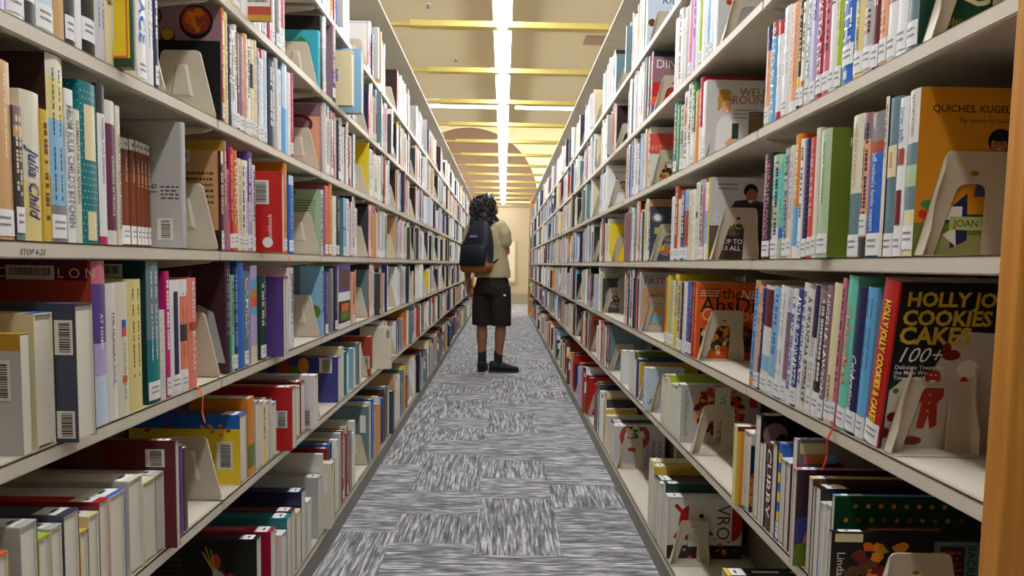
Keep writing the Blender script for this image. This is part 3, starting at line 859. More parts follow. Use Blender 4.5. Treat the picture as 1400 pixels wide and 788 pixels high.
# left range, eye-level shelf
cell(L, 3, [
 (-8, 24, 80, 'tan', {'lab': True, 'labz': .02, 'desc': 'tan thick book with faded title', 'ink': 'cream'}), (24, 36, 145, 'charcoal', {'bands': [(.85, 1, 'mauve'), (.77, .85, 'tan'), (0, .05, 'slate')], 'lab': True, 'labz': .055}),
 (36, 62, 125, 'ivory', {'bands': [(0, .4, 'pale yellow')], 'txt': [('Julia Child', .62, .14, .021)], 'ink': 'indigo', 'shear': .35, 'lab': False, 'desc': 'ivory book with blue script on its spine'}),
 (62, 72, 150, 'mustard', {'lab': False}),
 (72, 95, 62, 'pale yellow', {'bands': [(0, .2, 'grey'), (.2, .66, 'light blue'), (.66, .88, 'pale yellow'), (.88, 1, 'ivory')], 'cover': 'dark brown', 'lab': True, 'labz': .02, 'paper': False, 'ink': 'charcoal',
   'art': [('d', .45, .66, .2, 'tan', .16), ('d', .52, .62, .1, 'brown', .12), ('r', .0, .0, 1, .35, 'mustard'), ('d', .8, .68, .16, 'dark red', .14)], 'desc': 'tall pale yellow and sky-blue banded book'}),
 (95, 106, 122, 'white', {'txt': [("FROM JULIA CHILD'S KITCHEN", .9, .1, .016)], 'ink': 'grey', 'lab': False}), (106, 114, 150, 'ivory', {'txt': [('ELEMENTS IN THE KITCHEN', .92, .3, .006)], 'ink': 'charcoal', 'lab': False}),
 (114, 139, 113, 'teal', {'dots': ('cream', .02, 1), 'panels': [(.52, .86, .62, 'cream'), (.02, .2, .5, 'cream')], 'plain': 1, 'lab': False, 'paper': False, 'art': [('dots', .05, .04, .97, .97, 14, 20, .006, ['pale green'])], 'desc': 'teal hardcover sprinkled with small cream dots'}),
 (139, 150, 116, 'white', {'cover': 'black', 'bands': [(.82, 1, 'charcoal'), (0, .05, 'magenta')], 'txt': [('Holiday Irish Desserts', .8, .15, .006)], 'ink': 'plum', 'lab': False}),
 (150, 163, 138, 'plum', {'bands': [(.84, 1, 'off-white'), (0, .1, 'off-white')], 'txt': [('COOKING IN FRANCE', .62, .2, .007)], 'ink': 'off-white', 'lab': False, 'desc': 'plum book with off-white top band'}),
 (163, 169, 145, 'ivory', {'txt': [('GUIDE TO HEALTHY COOKING', .8, .12, .006)], 'ink': 'brown', 'lab': False}),
 ] + [(a, b, 189 + 2 * i, 'rust', {'rec': .055, 'bands': [(.9, 1, 'white')], 'txt': [('6', .965, .9, .009, 'charcoal'), ('French Chef' + (' 2' if i > 1 else ''), .82, .3, .006)], 'stretch': 1.0, 'ink': 'off-white' if 0 else 'cream', 'lab': True, 'labz': .02, 'paper': False, 'D': .14,
   'desc': 'slim rust-brown case with white top'}) for i, (a, b) in enumerate([(169, 181), (181, 189), (189, 194), (194, 199), (199, 204), (204, 208)])] + [
 (251, 257, 168, 'pale grey', {'rec': -.002, 'cover': 'pale grey', 'D': .26, 'plain': 1, 'lab': False, 'paper': False, 'kind': 's', 'far': 'grey', 'desc': 'big scuffed pale grey plastic case',
   'art': [('r', .01, .01, .99, .985, 'pale grey'), ('lines', .42, .82, .62, .96, 7, 'grey'), ('t', '16', .80, .42, .016, 'charcoal', {'rot': PI / 2}), ('lines', .83, .38, .97, .5, 4, 'charcoal')], 'bc': [(.86, .15, .03, .042)]})])
bookend(L, 4, y_at(231, -XL, ZS[4]), flip=True)
# left range, shelf below eye level
cell(L, 2, [
 (33, 45, 456, 'pale grey', {'kind': 'u', 'spine': 'gold', 'lab': False, 'desc': 'pale grey book lying spine up with gold spine', 'art': [('r', 0, .86, 1, 1, 'gold'), ('r', 0, 0, .8, .2, 'light blue'), ('r', .5, 0, .72, .86, 'light blue')], 'bc': [(.9, .62, .026, .055)]}),
 (52, 77, 428, 'cream', {'kind': 'u', 'far': 'pale yellow', 'spine': 'cream', 'lab': False, 'bc': [], 'topart': [(0, .06, .0, 1, 'blue')], 'desc': 'thick cream book lying spine up'}),
 (103, 132, 415, 'navy grey', {'kind': 'u', 'rec': -.026, 'lab': False, 'bc': [(.94, .76, .026, .05), (.94, .13, .026, .04)], 'desc': 'thick navy-grey book lying spine up'}),
 (133, 151, 352, 'lilac', {'bands': [(.86, 1, 'rose'), (.5, .86, 'purple'), (0, .3, 'pale blue')], 'cover': 'brick red', 'paper': False, 'txt': [('AT HOME', .68, .46, .008)], 'ink': 'white', 'lab': False,
   'art': [('r', 0, .88, .96, 1, 'maroon'), ('t', 'C', .30, .895, .016, 'cream'), ('t', 'L O N', .74, .895, .016, 'cream')], 'bc': [(.55, .925, .075, .022, 0, False)], 'desc': 'tall lilac and rose book with brick-red cover'}),
 (151, 165, 388, 'off-white', {'txt': [('THE HUNGRY SOUL', .8, .2, .007)], 'ink': 'plum', 'lab': False}), (165, 180, 386, 'ivory', {'txt': [('A PIECE ON THE SIDE', .55, .12, .006)], 'ink': 'slate', 'panels': [(.6, .66, .4, 'coral'), (.66, .72, .4, 'blue'), (.25, .3, .4, 'orange')], 'lab': False, 'desc': 'ivory book with small colored emblems'}),
 (180, 198, 382, 'pale yellow', {'lab': False, 'ink': 'brown'}), (198, 222, 355, 'dark teal', {'bands': [(.05, .45, 'teal'), (.45, 1, 'slate')], 'cover': 'dark teal', 'paper': False, 'lab': True, 'bc': [(.6, .93, .07, .025, 0, False)], 'desc': 'tall dark teal hardcover'}),
 (222, 229, 424, 'off-white', {'dots': ('navy', .05, .95), 'plain': 1, 'lab': False}), (229, 235, 371, 'magenta', {'lab': True}),
 (235, 250, 383, 'white', {'panels': [(.12, .9, .4, 'navy')], 'plain': 1, 'bc': [], 'lab': True, 'desc': 'white book with a navy title strip'}), (250, 260, 382, 'salmon', {'bands': [(.85, 1, 'white'), (0, .2, 'white'), (.45, .6, 'charcoal')], 'lab': True}),
 (260, 272, 380, 'orange', {'col2': 1, 'bands': [(.0, 1, 'salmon')], 'txt': [('MARIO', .97, .62, .013), ('BATALI', .52, .16, .013)], 'ink': 'white', 'lab': False, 'panels': [(.53, .6, .8, 'brick red')], 'ribbon': 'orange', 'desc': 'salmon-orange book with large white letters'}),
 # second bay
 (311, 318, 358, 'dark plum', {'art': [('p', [(.55, .1), (.98, .1), (.86, .55), (.70, .62)], 'pale grey'), ('p', [(.5, .6), (.7, .5), (.62, .95)], 'purple')], 'lab': False, 'paper': False}), (318, 322, 376, 'mint', {}), (322, 327, 366, 'navy', {'lab': True}),
 (327, 336, 355, 'blue', {'plain': 1, 'lab': False, 'paper': False}), (336, 342, 371, 'slate', {'txt': 'CAMILLA', 'ink': 'white', 'lab': True}),
 (342, 354, 363, 'lilac', {'bands': [(.5, .58, 'sky blue'), (.58, .68, 'orange'), (.68, .76, 'gold'), (.76, .86, 'sky blue'), (0, .18, 'cream')], 'plain': 1, 'lab': False}), (354, 366, 377, 'dark green', {'lab': True}),
 (388, 391, 379, 'purple', {'kind': 'u', 'rec': -.03, 'paper': False, 'lab': False, 'bc': [(.74, .84, .036, .046)], 'desc': 'purple book with barcode sticking out'}), (391, 395, 378, 'crimson', {'kind': 'u', 'rec': -.026, 'lab': False}), (395, 399, 366, 'white', {}), (399, 403, 366, 'pale blue', {}),
 # third bay
 (441, 444, 364, 'light blue', {'cover': 'slate', 'art': [('r', .6, 0, 1, 1, 'light blue'), ('d', .85, .35, .12, 'olive')], 'desc': 'slate and light blue covered book'}), (444, 450, 372, 'purple', {}), (450, 457, 367, 'grey', {}), (457, 463, 365, 'navy', {}),
 (464, 480, 361, 'white', {'maxT': .24, 'D': .03, 'bands': [(.56, 1, 'purple'), (.08, .42, 'dark brown'), (0, .08, 'white')], 'panels': [(.62, .9, .7, 'brown'), (.12, .25, .7, 'olive'), (.26, .38, .6, 'orange')], 'plain': 1, 'lab': False, 'desc': 'wide book with a purple top and food pictures'}), (480, 486, 372, 'peach', {})])
# left range, second-lowest shelf
cell(L, 1, [
 (0, 18, 758, 'orange', {'cover': 'gold'}), (34, 57, 716, 'pale grey', {'far': 'charcoal', 'art': [('lines', .1, .2, .9, .85, 9, 'mauve')]}), (57, 74, 733, 'lime', {}), (74, 90, 720, 'pale grey', {'far': 'black'}),
 (91, 112, 700, 'navy grey', {'far': 'dark red'}), (112, 124, 725, 'mustard', {'far': 'black'}), (124, 138, 703, 'cream', {}), (138, 151, 684, 'red', {'far': 'amber', 'cover': 'dark red'}),
 (151, 173, 675, 'off-white', {'far': 'blue', 'topart': [(0, .03, 0, 1, 'blue')]}), (175, 197, 655, 'ivory', {'desc': 'thick ivory book lying spine up'}), (197, 215, 657, 'cream', {'far': 'black'}), (215, 226, 647, 'off-white', {}),
 (242, 247, 602, 'maroon', {'rec': -.018, 'bc': [(.86, .84, .036, .034)], 'paper': False, 'desc': 'maroon hardcover with barcode next to the shelf gap', 'art': [('d', .4, .85, .1, 'brown', .12), ('r', .28, .6, .5, .75, 'brown')]}), (247, 253, 609, 'purple', {'kind': 's', 'lab': False, 'plain': 1}), (253, 258, 612, 'brown', {'kind': 's', 'plain': 1, 'lab': False}),
 # second bay
 (324, 338, 567, 'blue', {'cover': 'amber', 'far': 'blue', 'spine': 'blue', 'art': [('r', 0, 0, 1, .8, 'yellow'), ('r', 0, .8, 1, 1, 'blue'), ('food', .5, .91, .45, ['brick red', 'salmon', 'red'], 26, .022)], 'lab': True, 'topart': [(.12, .2, .2, .8, 'brick red'), (.3, .38, .2, .8, 'red'), (.5, .58, .2, .8, 'brick red')], 'bc': [(.86, .42, .04, .07)], 'desc': 'yellow-covered book with red-flowered blue spine upward'}),
 (339, 350, 544, 'amber', {'kind': 's', 'plain': 1, 'lab': False, 'paper': False, 'bands': [(.1, .4, 'olive')]}), (350, 356, 548, 'pale grey', {}), (356, 361, 549, 'white', {}), (361, 364, 552, 'yellow', {'kind': 's', 'lab': False}), (364, 369, 548, 'white', {'far': 'navy'}), (369, 372, 545, 'black', {}), (372, 378, 550, 'pale blue', {}),
 (400, 405, 529, 'red', {'rec': -.03, 'paper': False, 'bc': [(.88, .5, .036, .05)], 'desc': 'bright red book with barcode sticking out'}), (405, 410, 528, 'cream', {}), (410, 417, 522, 'dark red', {}), (429, 435, 513, 'white', {'rec': -.02, 'paper': False, 'bc': [(.9, .2, .03, .06)], 'desc': 'big white book lying spine up'}),
 # third bay
 (462, 466, 488, 'indigo', {'art': [('d', .5, .8, .08, 'amber', .12), ('d', .36, .68, .07, 'olive', .08), ('d', .2, .75, .1, 'brick red', .14), ('d', .55, .2, .1, 'brick red', .1)], 'bc': [(.82, .82, .05, .06)], 'paper': False, 'desc': 'indigo book with colored beans on its cover'}), (466, 470, 475, 'cream', {}), (470, 477, 482, 'teal', {}), (477, 486, 478, 'light blue', {}), (486, 494, 470, 'grey', {}),
 (508, 510, 460, 'red', {'kind': 's', 'rec': -.006, 'cover': 'brick red', 'bc': [(.8, .35, .04, .06)], 'paper': False}), (533, 536, 447, 'ivory', {'kind': 's', 'rec': -.06, 'paper': False, 'bc': [(.9, .84, .03, .05)], 'desc': 'fat ivory box-like book sticking far out'})], u=True)
# left range, bottom shelf
cell(L, 0, [
 (352, 358, 735, 'black', {'art': [('d', .6, .75, .05, 'brick red', .08), ('d', .74, .45, .07, 'red', .16), ('d', .66, .55, .05, 'dark red', .1), ('p', [(.50, .92), (.51, .92), (.60, .55), (.59, .55)], 'mustard'), ('p', [(.55, .88), (.56, .88), (.60, .6), (.59, .6)], 'mustard'), ('p', [(.47, .85), (.48, .86), (.58, .66), (.57, .65)], 'mustard'), ('d', .60, .62, .03, 'pale grey', .05), ('p', [(.6, .6), (.9, .3), (.92, .34), (.63, .66)], 'pale grey'), ('lines', .05, .3, .3, .8, 8, 'charcoal')], 'paper': False, 'desc': 'black cookbook with red chili cover'}),
 (366, 378, 727, 'crimson', {'topart': [(.3, .7, .3, .7, 'rose')]}), (378, 392, 733, 'white', {'ribbon': 'red'}), (392, 399, 706, 'teal', {'topart': [(.08, .16, 0, 1, 'white')], 'paper': False}), (399, 404, 697, 'maroon', {}), (404, 412, 700, 'cream', {}), (412, 418, 671, 'navy', {'paper': False}), (418, 426, 685, 'white', {}), (427, 440, 656, 'pale grey', {'far': 'navy'})], u=True)
# left range, shelf above eye level, second and third bays
cell(L, 4, [
 (302.5, 304.5, 57, 'black', {'lab': False, 'plain': 1, 'paper': False}), (304.5, 309, 10, 'orange', {'cover': 'brown', 'paper': False, 'lab': True, 'art': [('r', 0, 0, 1, 1, 'dark brown'), ('r', 0, .5, 1, 1, 'mauve'), ('d', .7, .86, .2, 'black', .2), ('d', .7, .87, .17, 'brick red', .16), ('food', .7, .87, .13, ['orange', 'brick red', 'amber'], 26, .05), ('d', .36, .74, .09, 'dark brown', .09), ('d', .36, .75, .075, 'gold', .07), ('d', .2, .9, .1, 'black', .1), ('d', .2, .9, .08, 'olive', .07)], 'desc': 'tall orange-spined book with dishes on cover'}),
 (309, 314, 17, 'pale yellow', {'lab': False}), (314, 318, 38, 'navy', {}), (318, 322, 41, 'white', {}), (322, 325, 34, 'off-white', {}), (325, 329, 45, 'plum', {}), (329, 336, 50, 'mauve', {}), (336, 340, 47, 'peach', {}), (340, 344, 55, 'white', {}),
 (344, 349, 55, 'cream', {'bands': [(.5, .75, 'black')]}), (349, 353, 56, 'cream', {}), (353, 356, 70, 'pale grey', {}), (356, 362, 68, 'white', {'bands': [(.9, 1, 'red')]}), (362, 367, 70, 'pale blue', {}), (369, 377, 84, 'navy grey', {}), (377, 382, 80, 'pale grey', {}), (382, 386, 96, 'white', {}), (386, 394, 80, 'sky blue', {'bands': [(.5, 1, 'pale blue')], 'plain': 1}), (395, 399, 100, 'white', {}), (399, 402, 100, 'magenta', {}),
 (434, 443, 143, 'mauve', {'cover': 'peach', 'paper': False, 'lab': False, 'art': [('r', .0, .82, 1, 1, 'mauve'), ('d', .6, .7, .26, 'maroon', .18), ('d', .6, .7, .2, 'mauve', .13), ('lines', .3, .2, .9, .5, 5, 'tan')], 'desc': 'mauve-spined book with dark oval on its cover'})])
cell(L, 5, [
 (318, 330, None, 'cream', {'h': .24}), (330, 341, None, 'white', {'h': .23, 'plain': 1}), (368, 373, None, 'off-white', {'h': .24, 'kind': 'u', 'rec': -.05, 'cover': 'brick red', 'bc': [(.87, .21, .065, .032, 0, False)], 'art': [('r', 0, 0, 1, .06, 'gold')], 'desc': 'brick-red covered book sticking out over the shelf'}), (345, 352, None, 'white', {'h': .22}), (352, 359, None, 'white', {'h': .21}), (359, 366, None, 'lilac', {'h': .22}), (366, 373, None, 'crimson', {'h': .22}), (373, 377, None, 'white', {'h': .23}),
 (377, 386, None, 'grey', {'h': .24}), (386, 391, None, 'rose', {'h': .23, 'bands': [(0, .3, 'white')]}),
 (436, 439, 43, 'turquoise', {'art': [('p', [(.3, .7), (.6, .9), (.8, .75), (.7, .5)], 'green'), ('d', .8, .3, .1, 'navy')], 'lab': False}), (439, 443, 24, 'black', {'lab': False}), (443, 447, 23, 'pale blue', {}), (449, 460, 33, 'mauve', {'bands': [(0, .4, 'indigo')], 'rec': -.004, 'paper': False}),
 (481, 484, 71, 'cream', {'rec': -.05, 'kind': 'u', 'bc': [(.75, .55, .045, .055)], 'lab': False, 'desc': 'cream book with barcode sticking out'}), (494, 497, 69, 'indigo', {'rec': -.06, 'kind': 'u', 'lab': False, 'cover': 'light blue', 'bc': [(.8, .78, .04, .07)], 'desc': 'blue-covered book sticking out'})])
bookend(L, 5, y_at(394, -XL, ZS[5]), flip=True)
cell(L, 3, [
 (303.5, 308, 207, 'charcoal', {'cover': 'tan', 'far': 'maroon', 'paper': False, 'bands': [(.88, 1, 'off-white'), (0, .2, 'ivory')], 'bc': [(.4, .94, .07, .028, 0, False)], 'art': [('r', .96, 0, 1, 1, 'maroon'), ('lines', .1, .45, .9, .8, 6, 'brown'), ('r', 0, 0, 1, .2, 'dark brown')], 'desc': 'tan-covered book with charcoal spine'}), (308, 312, 193, 'mauve', {'cover': 'gold', 'paper': False}), (312, 316, 232, 'rose', {}), (315, 321, 201, 'crimson', {}), (321, 327, 206, 'orange', {'txt': 'TURMERIC', 'ink': 'cream', 'lab': True}), (327, 332, 217, 'ivory', {}), (332, 336, 219, 'cream', {}), (336, 341, 220, 'white', {}), (341, 347, 208, 'purple', {'bands': [(0, .5, 'lilac')], 'lab': True}), (347, 351, 226, 'ivory', {}),
 (386, 389, 235, 'red', {'rec': -.055, 'kind': 'u', 'paper': False, 'bc': [(.79, .74, .046, .062)], 'art': [('t', 'cookbook', .9, .14, .012, 'white', {'rot': PI / 2, 'w': .07}), ('d', .86, .12, .05, 'white')], 'ribbon': 'orange', 'desc': 'bright red book sticking out with barcode'}), (389, 394, 222, 'amber', {}), (394, 403, 240, 'blue', {'bands': [(.88, 1, 'pale blue')], 'lab': True}),
 (439, 443, 260, 'pale blue', {'cover': 'olive', 'art': [('r', 0, 0, 1, 1, 'pale green'), ('lines', .1, .3, .9, .85, 14, 'olive'), ('r', .3, .92, .55, .97, 'grey')], 'paper': False, 'desc': 'pale green covered book with a pale blue spine'}), (443, 450, 254, 'rose', {}), (450, 455, 249, 'amber', {}), (455, 461, 268, 'white', {}), (461, 465, 268, 'black', {}), (465, 474, 270, 'slate', {'bands': [(0, .45, 'light blue'), (.5, 1, 'light blue')], 'plain': 1})])

# right range, shelf above eye level
cell(RT, 4, [
 (1042, 1049, 36, 'peach', {'bands': [(0, .2, 'pale yellow'), (.75, 1, 'navy')]}), (1049, 1057, 30, 'sky blue', {'bands': [(.85, 1, 'brick red')], 'txt': 'PALEO PLANET', 'ink': 'white', 'stretch': 1}), (1057, 1065, 29, 'white', {'bands': [(.86, 1, 'red'), (0, .08, 'crimson')]}), (1065, 1075, 9, 'white', {}), (1075, 1086, 4, 'peach', {'bands': [(0, .1, 'white')], 'ink': 'brown'}),
 (1086, 1092, 2, 'black', {'bands': [(.1, .3, 'yellow')]}), (1092, 1097, 2, 'ivory', {'bands': [(0, .25, 'brick red')]}), (1097, 1105, None, 'white', {'txt': 'EAT RIGHT WHITE', 'ink': 'sky blue', 'lab': True}), (1105, 1112, None, 'lilac', {'txt': 'KETO', 'ink': 'purple'}), (1112, 1121, None, 'crimson', {'txt': 'THE KETO DIET', 'ink': 'white', 'lab': True}), (1121, 1130, None, 'rose', {'lab': True}),
 (1130, 1138, None, 'white', {'txt': 'LEARN', 'ink': 'black'}), (1138, 1147, None, 'lime', {'lab': True}), (1147, 1163, None, 'blue', {'lab': True, 'labz': .13, 'txt': 'HEALTHY', 'ink': 'white', 'panels': [(.03, .09, .3, 'pale blue')], 'desc': 'wide blue book with two white stickers'}), (1163, 1176, None, 'pale yellow', {'bands': [(.55, 1, 'black')], 'txt': [('FOR DUMMIES', .55, .2, .008)], 'ink': 'black', 'lab': True, 'desc': 'pale yellow and black spined book'}),
 (1176, 1188, None, 'pale grey', {}), (1188, 1198, None, 'maroon', {'lab': True}), (1198, 1209, None, 'peach', {'lab': True}), (1209, 1222, None, 'white', {'bands': [(.35, 1, 'mauve')], 'txt': [('OXYMEL', .85, .3, .009)], 'ink': 'yellow', 'lab': True}), (1222, 1236, None, 'white', {'txt': [('VENUS', .6, .25, .009)], 'ink': 'coral', 'lab': True}),
 (1236, 1251, None, 'slate', {'cover': 'dark green', 'lab': True, 'paper': False, 'art': [('t', 'C', .30, .24, .05, 'cream'), ('t', '& Ultimate', .12, .12, .012, 'gold'), ('r', .78, .2, 1, 1, 'brown')], 'desc': 'slate-spined book with dark green cover lettered in cream'})])
bookend(RT, 4, y_at(1253, XR, ZS[4]) - .004)
# right range, eye-level shelf
cell(RT, 3, [
 (1037, 1049, 211, 'black', {'txt': 'HEALTHY LATIN COOKING', 'ink': 'pink', 'far': 'pink', 'lab': True}), (1050, 1060, 212, 'pale green', {'bands': [(0, .3, 'white'), (.55, .85, 'mint')]}), (1060, 1066, 212, 'mint', {'bands': [(0, .2, 'pale green'), (.2, .3, 'blue')]}), (1066, 1073, 203, 'pale grey', {'txt': 'PRIMAL BLUEPRINT', 'ink': 'charcoal'}), (1073, 1079, 199, 'ivory', {}),
 (1079, 1088, 184, 'orange', {'bands': [(.1, .42, 'sky blue'), (0, .1, 'white'), (.42, 1, 'amber')], 'txt': [('KETO DIET', .92, .46, .011)], 'ink': 'white', 'desc': 'orange and sky-blue book with bold white title'}), (1088, 1093, 190, 'white', {}), (1093, 1100, 190, 'navy', {'dots': ('pink', .05, .95), 'plain': 1, 'lab': True}), (1100, 1107, 188, 'coral', {'dots': ('navy', .4, .95), 'lab': True}), (1107, 1113, 175, 'ivory', {'plain': 1}),
 (1113, 1127, 177, 'olive', {'bands': [(0, 1, 'pale green')], 'cover': 'olive', 'rec': -.012, 'paper': False, 'lab': True, 'plain': 1, 'D': .2, 'ink': 'dark green', 'txt': [('RICKY COOKING', .9, .2, .007)],
   'artw': 0.34, 'art': [('t', 'Ricky', .5, .86, .014, 'cream'), ('d', 1.0, .5, .42, 'ivory', .30), ('r', .58, .2, 1, .5, 'ivory'), ('dots', .66, .38, .98, .62, 5, 6, .035, ['maroon']), ('d', .75, .27, .05, 'maroon', .07), ('d', .75, .27, .03, 'ivory', .045)], 'desc': 'green hardcover with grapes drawn on cover'}),
 (1155, 1170, 157, 'ivory', {'bands': [(0, .1, 'white'), (.1, .45, 'slate')], 'txt': [("HELEN NASH'S", .95, .5, .009)], 'ink': 'tan', 'paper': False}), (1170, 1180, 155, 'peach', {'bands': [(.82, 1, 'mauve'), (.0, .14, 'charcoal')], 'lab': True, 'labz': .15}), (1180, 1199, 153, 'blue', {'bands': [(.8, 1, 'grey'), (.72, .8, 'brick red')], 'txt': [("jeff nathan's family suppers", .72, .18, .012)], 'ink': 'pale blue', 'lab': True, 'labz': .01, 'desc': 'blue book with a photo band at the top'}),
 (1199, 1204, 132, 'ivory', {'txt': [('The Hallah Book', .95, .5, .006)], 'ink': 'black', 'cover': 'navy', 'lab': False, 'paper': False}), (1204, 1217, 133, 'slate', {'panels': [(.5, .7, .9, 'cream'), (.56, .66, .3, 'tan')], 'plain': 1, 'lab': True, 'labz': .0, 'desc': 'slate book with a rooster panel'}),
 (1217, 1229, 133, 'white', {'txt': [('jew-ish', .94, .72, .012)], 'ink': 'blue', 'panels': [(.58, .68, .7, 'brick red'), (.2, .42, .6, 'dark red')], 'lab': True, 'labz': .0, 'desc': 'white book with round food photos'}),
 (1229, 1246, 122, 'ivory', {'cover': 'amber', 'bands': [(.55, .68, 'slate'), (.42, .55, 'pale green'), (.28, .42, 'slate'), (0, .28, 'cream'), (.68, 1, 'off-white')], 'paper': False, 'D': .25, 'plain': 1, 'lab': True, 'labz': .04, 'txt': [('QUICHES, KUGELS,', .97, .72, .006)], 'ink': 'charcoal',
   'artw': 0.58, 'art': [('r', 0, 0, 1, 1, (206, 138, 30)), ('t', 'QUICHES, KUGELS, and', .12, .855, .0125, 'black', {'w': .14, 'b': .01}), ('t', 'My Search for Jewish Cooking', .38, .795, .008, 'dark brown', {'w': .11}),
           ('d', .60, .18, .40, 'dark green', .12), ('r', .0, .0, .8, .2, 'olive'), ('r', .12, .0, .72, .13, (150, 150, 90)), ('p', [(.56, .36), (.96, .36), (.96, .56), (.80, .62), (.62, .58)], 'navy grey'), ('d', .78, .69, .115, 'black', .115), ('d', .77, .665, .078, (176, 112, 80), .082), ('d', .78, .715, .09, 'black', .045), ('d', .745, .675, .010, 'dark brown'), ('d', .795, .675, .010, 'dark brown'), ('p', [(.745, .645), (.795, .645), (.77, .635)], 'off-white'),
           ('p', [(.36, .3), (.50, .38), (.52, .1), (.36, .05)], 'navy'), ('r', .30, .22, .46, .30, 'off-white'), ('d', .20, .26, .05, 'brick red'), ('d', .12, .31, .06, 'green', .04), ('d', .08, .25, .04, 'red'), ('p', [(.28, .13), (.42, .06), (.40, .18)], 'off-white'), ('r', .34, .16, 1.0, .24, (176, 184, 110)), ('t', 'JOAN NATHAN', .385, .18, .013, 'black', {'w': .095})],
   'desc': 'ochre-covered cookbook with a smiling woman'})])
bookend(RT, 3, y_at(1246, XR + .006, ZS[3]) - .006)
# right range, shelf below eye level
cell(RT, 2, [
 (1028, 1034, 384, 'tan', {'bands': [(.1, .9, 'light blue')]}), (1034, 1039, 392, 'peach', {}), (1039, 1042, 394, 'indigo', {}), (1042, 1054, 392, 'off-white', {'bands': [(.62, .97, 'maroon'), (.2, .35, 'light blue')], 'plain': 1, 'lab': True}), (1054, 1063, 393, 'light blue', {'bands': [(0, .15, 'white')]}), (1063, 1073, 392, 'white', {'bands': [(.0, .12, 'blue')]}), (1073, 1080, 396, 'light grey', {'bands': [(.2, .8, 'mauve')]}), (1080, 1086, 396, 'white', {'txt': 'LE MY PROBLEM', 'ink': 'blue'}), (1086, 1094, 396, 'indigo', {'txt': "ARTHUR SCHWARTZ'S", 'ink': 'white', 'lab': True}),
 (1094, 1100, 387, 'white', {'txt': 'BAKE HOLIDAYS', 'ink': 'indigo'}), (1100, 1108, 396, 'off-white', {'txt': 'A KWANZAA KEEPSAKE', 'ink': 'black'}), (1108, 1115, 390, 'white', {'bands': [(.6, 1, 'navy')]}), (1115, 1125, 398, 'mauve', {'bands': [(.2, .6, 'dark brown'), (.6, .9, 'charcoal'), (0, .2, 'white')]}), (1125, 1132, 391, 'mauve', {'txt': 'NIGELLA LAWSON', 'ink': 'white', 'desc': 'mauve book with white lettering'}), (1128, 1140, 388, 'cream', {'txt': [('PETERS', .35, .1, .008)], 'ink': 'charcoal', 'plain': 1}), (1136, 1141, 380, 'rose', {}),
 (1138, 1150, 377, 'mint', {'cover': 'mint', 'txt': [('CHRISTMAS', .82, .3, .015)], 'ink': 'salmon', 'lab': True, 'paper': False, 'ribbon': 'red', 'desc': 'mint-green book with salmon lettering'}), (1150, 1163, 393, 'navy', {'txt': [('Celebrations', .55, .16, .015)], 'ink': 'white', 'shear': .3, 'lab': True, 'desc': 'navy book with white script title'}), (1163, 1175, 393, 'sky blue', {'bands': [(0, .14, 'cream')], 'cover': 'light blue'}),
 (1176, 1198, 367, 'red', {'cover': 'black', 'paper': False, 'D': .235, 'lean': 9, 'txt': [('HOLLY JOLLY COOKIES & CAKES', .88, .13, .0165)], 'stretch': 1.1, 'bold': .035, 'ink': 'yellow', 'lab': True, 'labz': .0, 'desc': 'red-spined holiday cookie cookbook with gingerbread man cover',
   'artw': 0.58, 'art': [('r', .0, 0, 1, 1, (16, 22, 24)), ('r', .0, 0, .025, 1, 'red'), ('p', [(.05, 0), (1, 0), (1, .70), (.75, .72), (.6, .62), (.45, .45), (.2, .44), (.05, .36)], (196, 186, 176)), ('p', [(.05, .36), (.2, .44), (.28, .30), (.05, .2)], (214, 206, 196)),
           ('t', 'HOLLY JOLLY', .10, .865, .026, 'mustard', {'w': .178, 'b': .035}), ('t', 'COOKIES &', .08, .755, .027, 'mustard', {'w': .16, 'b': .035}), ('t', 'CAKES', .07, .645, .027, 'mustard', {'w': .105, 'b': .035}), ('t', '100+', .06, .535, .025, 'white', {'sh': .35, 'w': .07}),
           ('t', 'Delicious Treats for', .07, .492, .0062, 'white', {'b': .01}), ('t', 'the Most Wonderful', .07, .460, .0062, 'white', {'b': .01}), ('t', 'Time of the Year', .07, .428, .0062, 'white', {'b': .01}),
           ('d', .66, .58, .10, 'dark red', .06), ('d', .60, .62, .05, 'dark red', .06), ('d', .86, .50, .12, 'off-white', .10), ('d', .12, .36, .035, 'green', .03), ('d', .12, .20, .06, 'dark red', .055), ('d', .06, .10, .06, 'dark red', .06), ('d', .88, .30, .08, 'green', .1), ('d', .85, .18, .1, 'off-white', .08), ('d', .84, .4, .05, 'red', .1),
           ('d', .50, .445, .085, (168, 40, 24), .085), ('p', [(.42, .38), (.30, .31), (.32, .26), (.42, .30), (.40, .13), (.48, .13), (.51, .21), (.55, .13), (.62, .15), (.59, .29), (.65, .33), (.64, .38)], (168, 40, 24)), ('d', .475, .46, .010, 'white'), ('d', .525, .46, .010, 'white'), ('p', [(.46, .43), (.54, .43), (.50, .41)], 'white'), ('d', .50, .34, .009, 'white'), ('d', .50, .29, .009, 'white'), ('d', .50, .24, .009, 'white'), ('d', .36, .055, .12, 'dark red', .05), ('d', .2, .03, .08, 'tan', .04)]})], lean=5)
bookend(RT, 2, y_at(1206, XR + .006, ZS[2]) - .003)
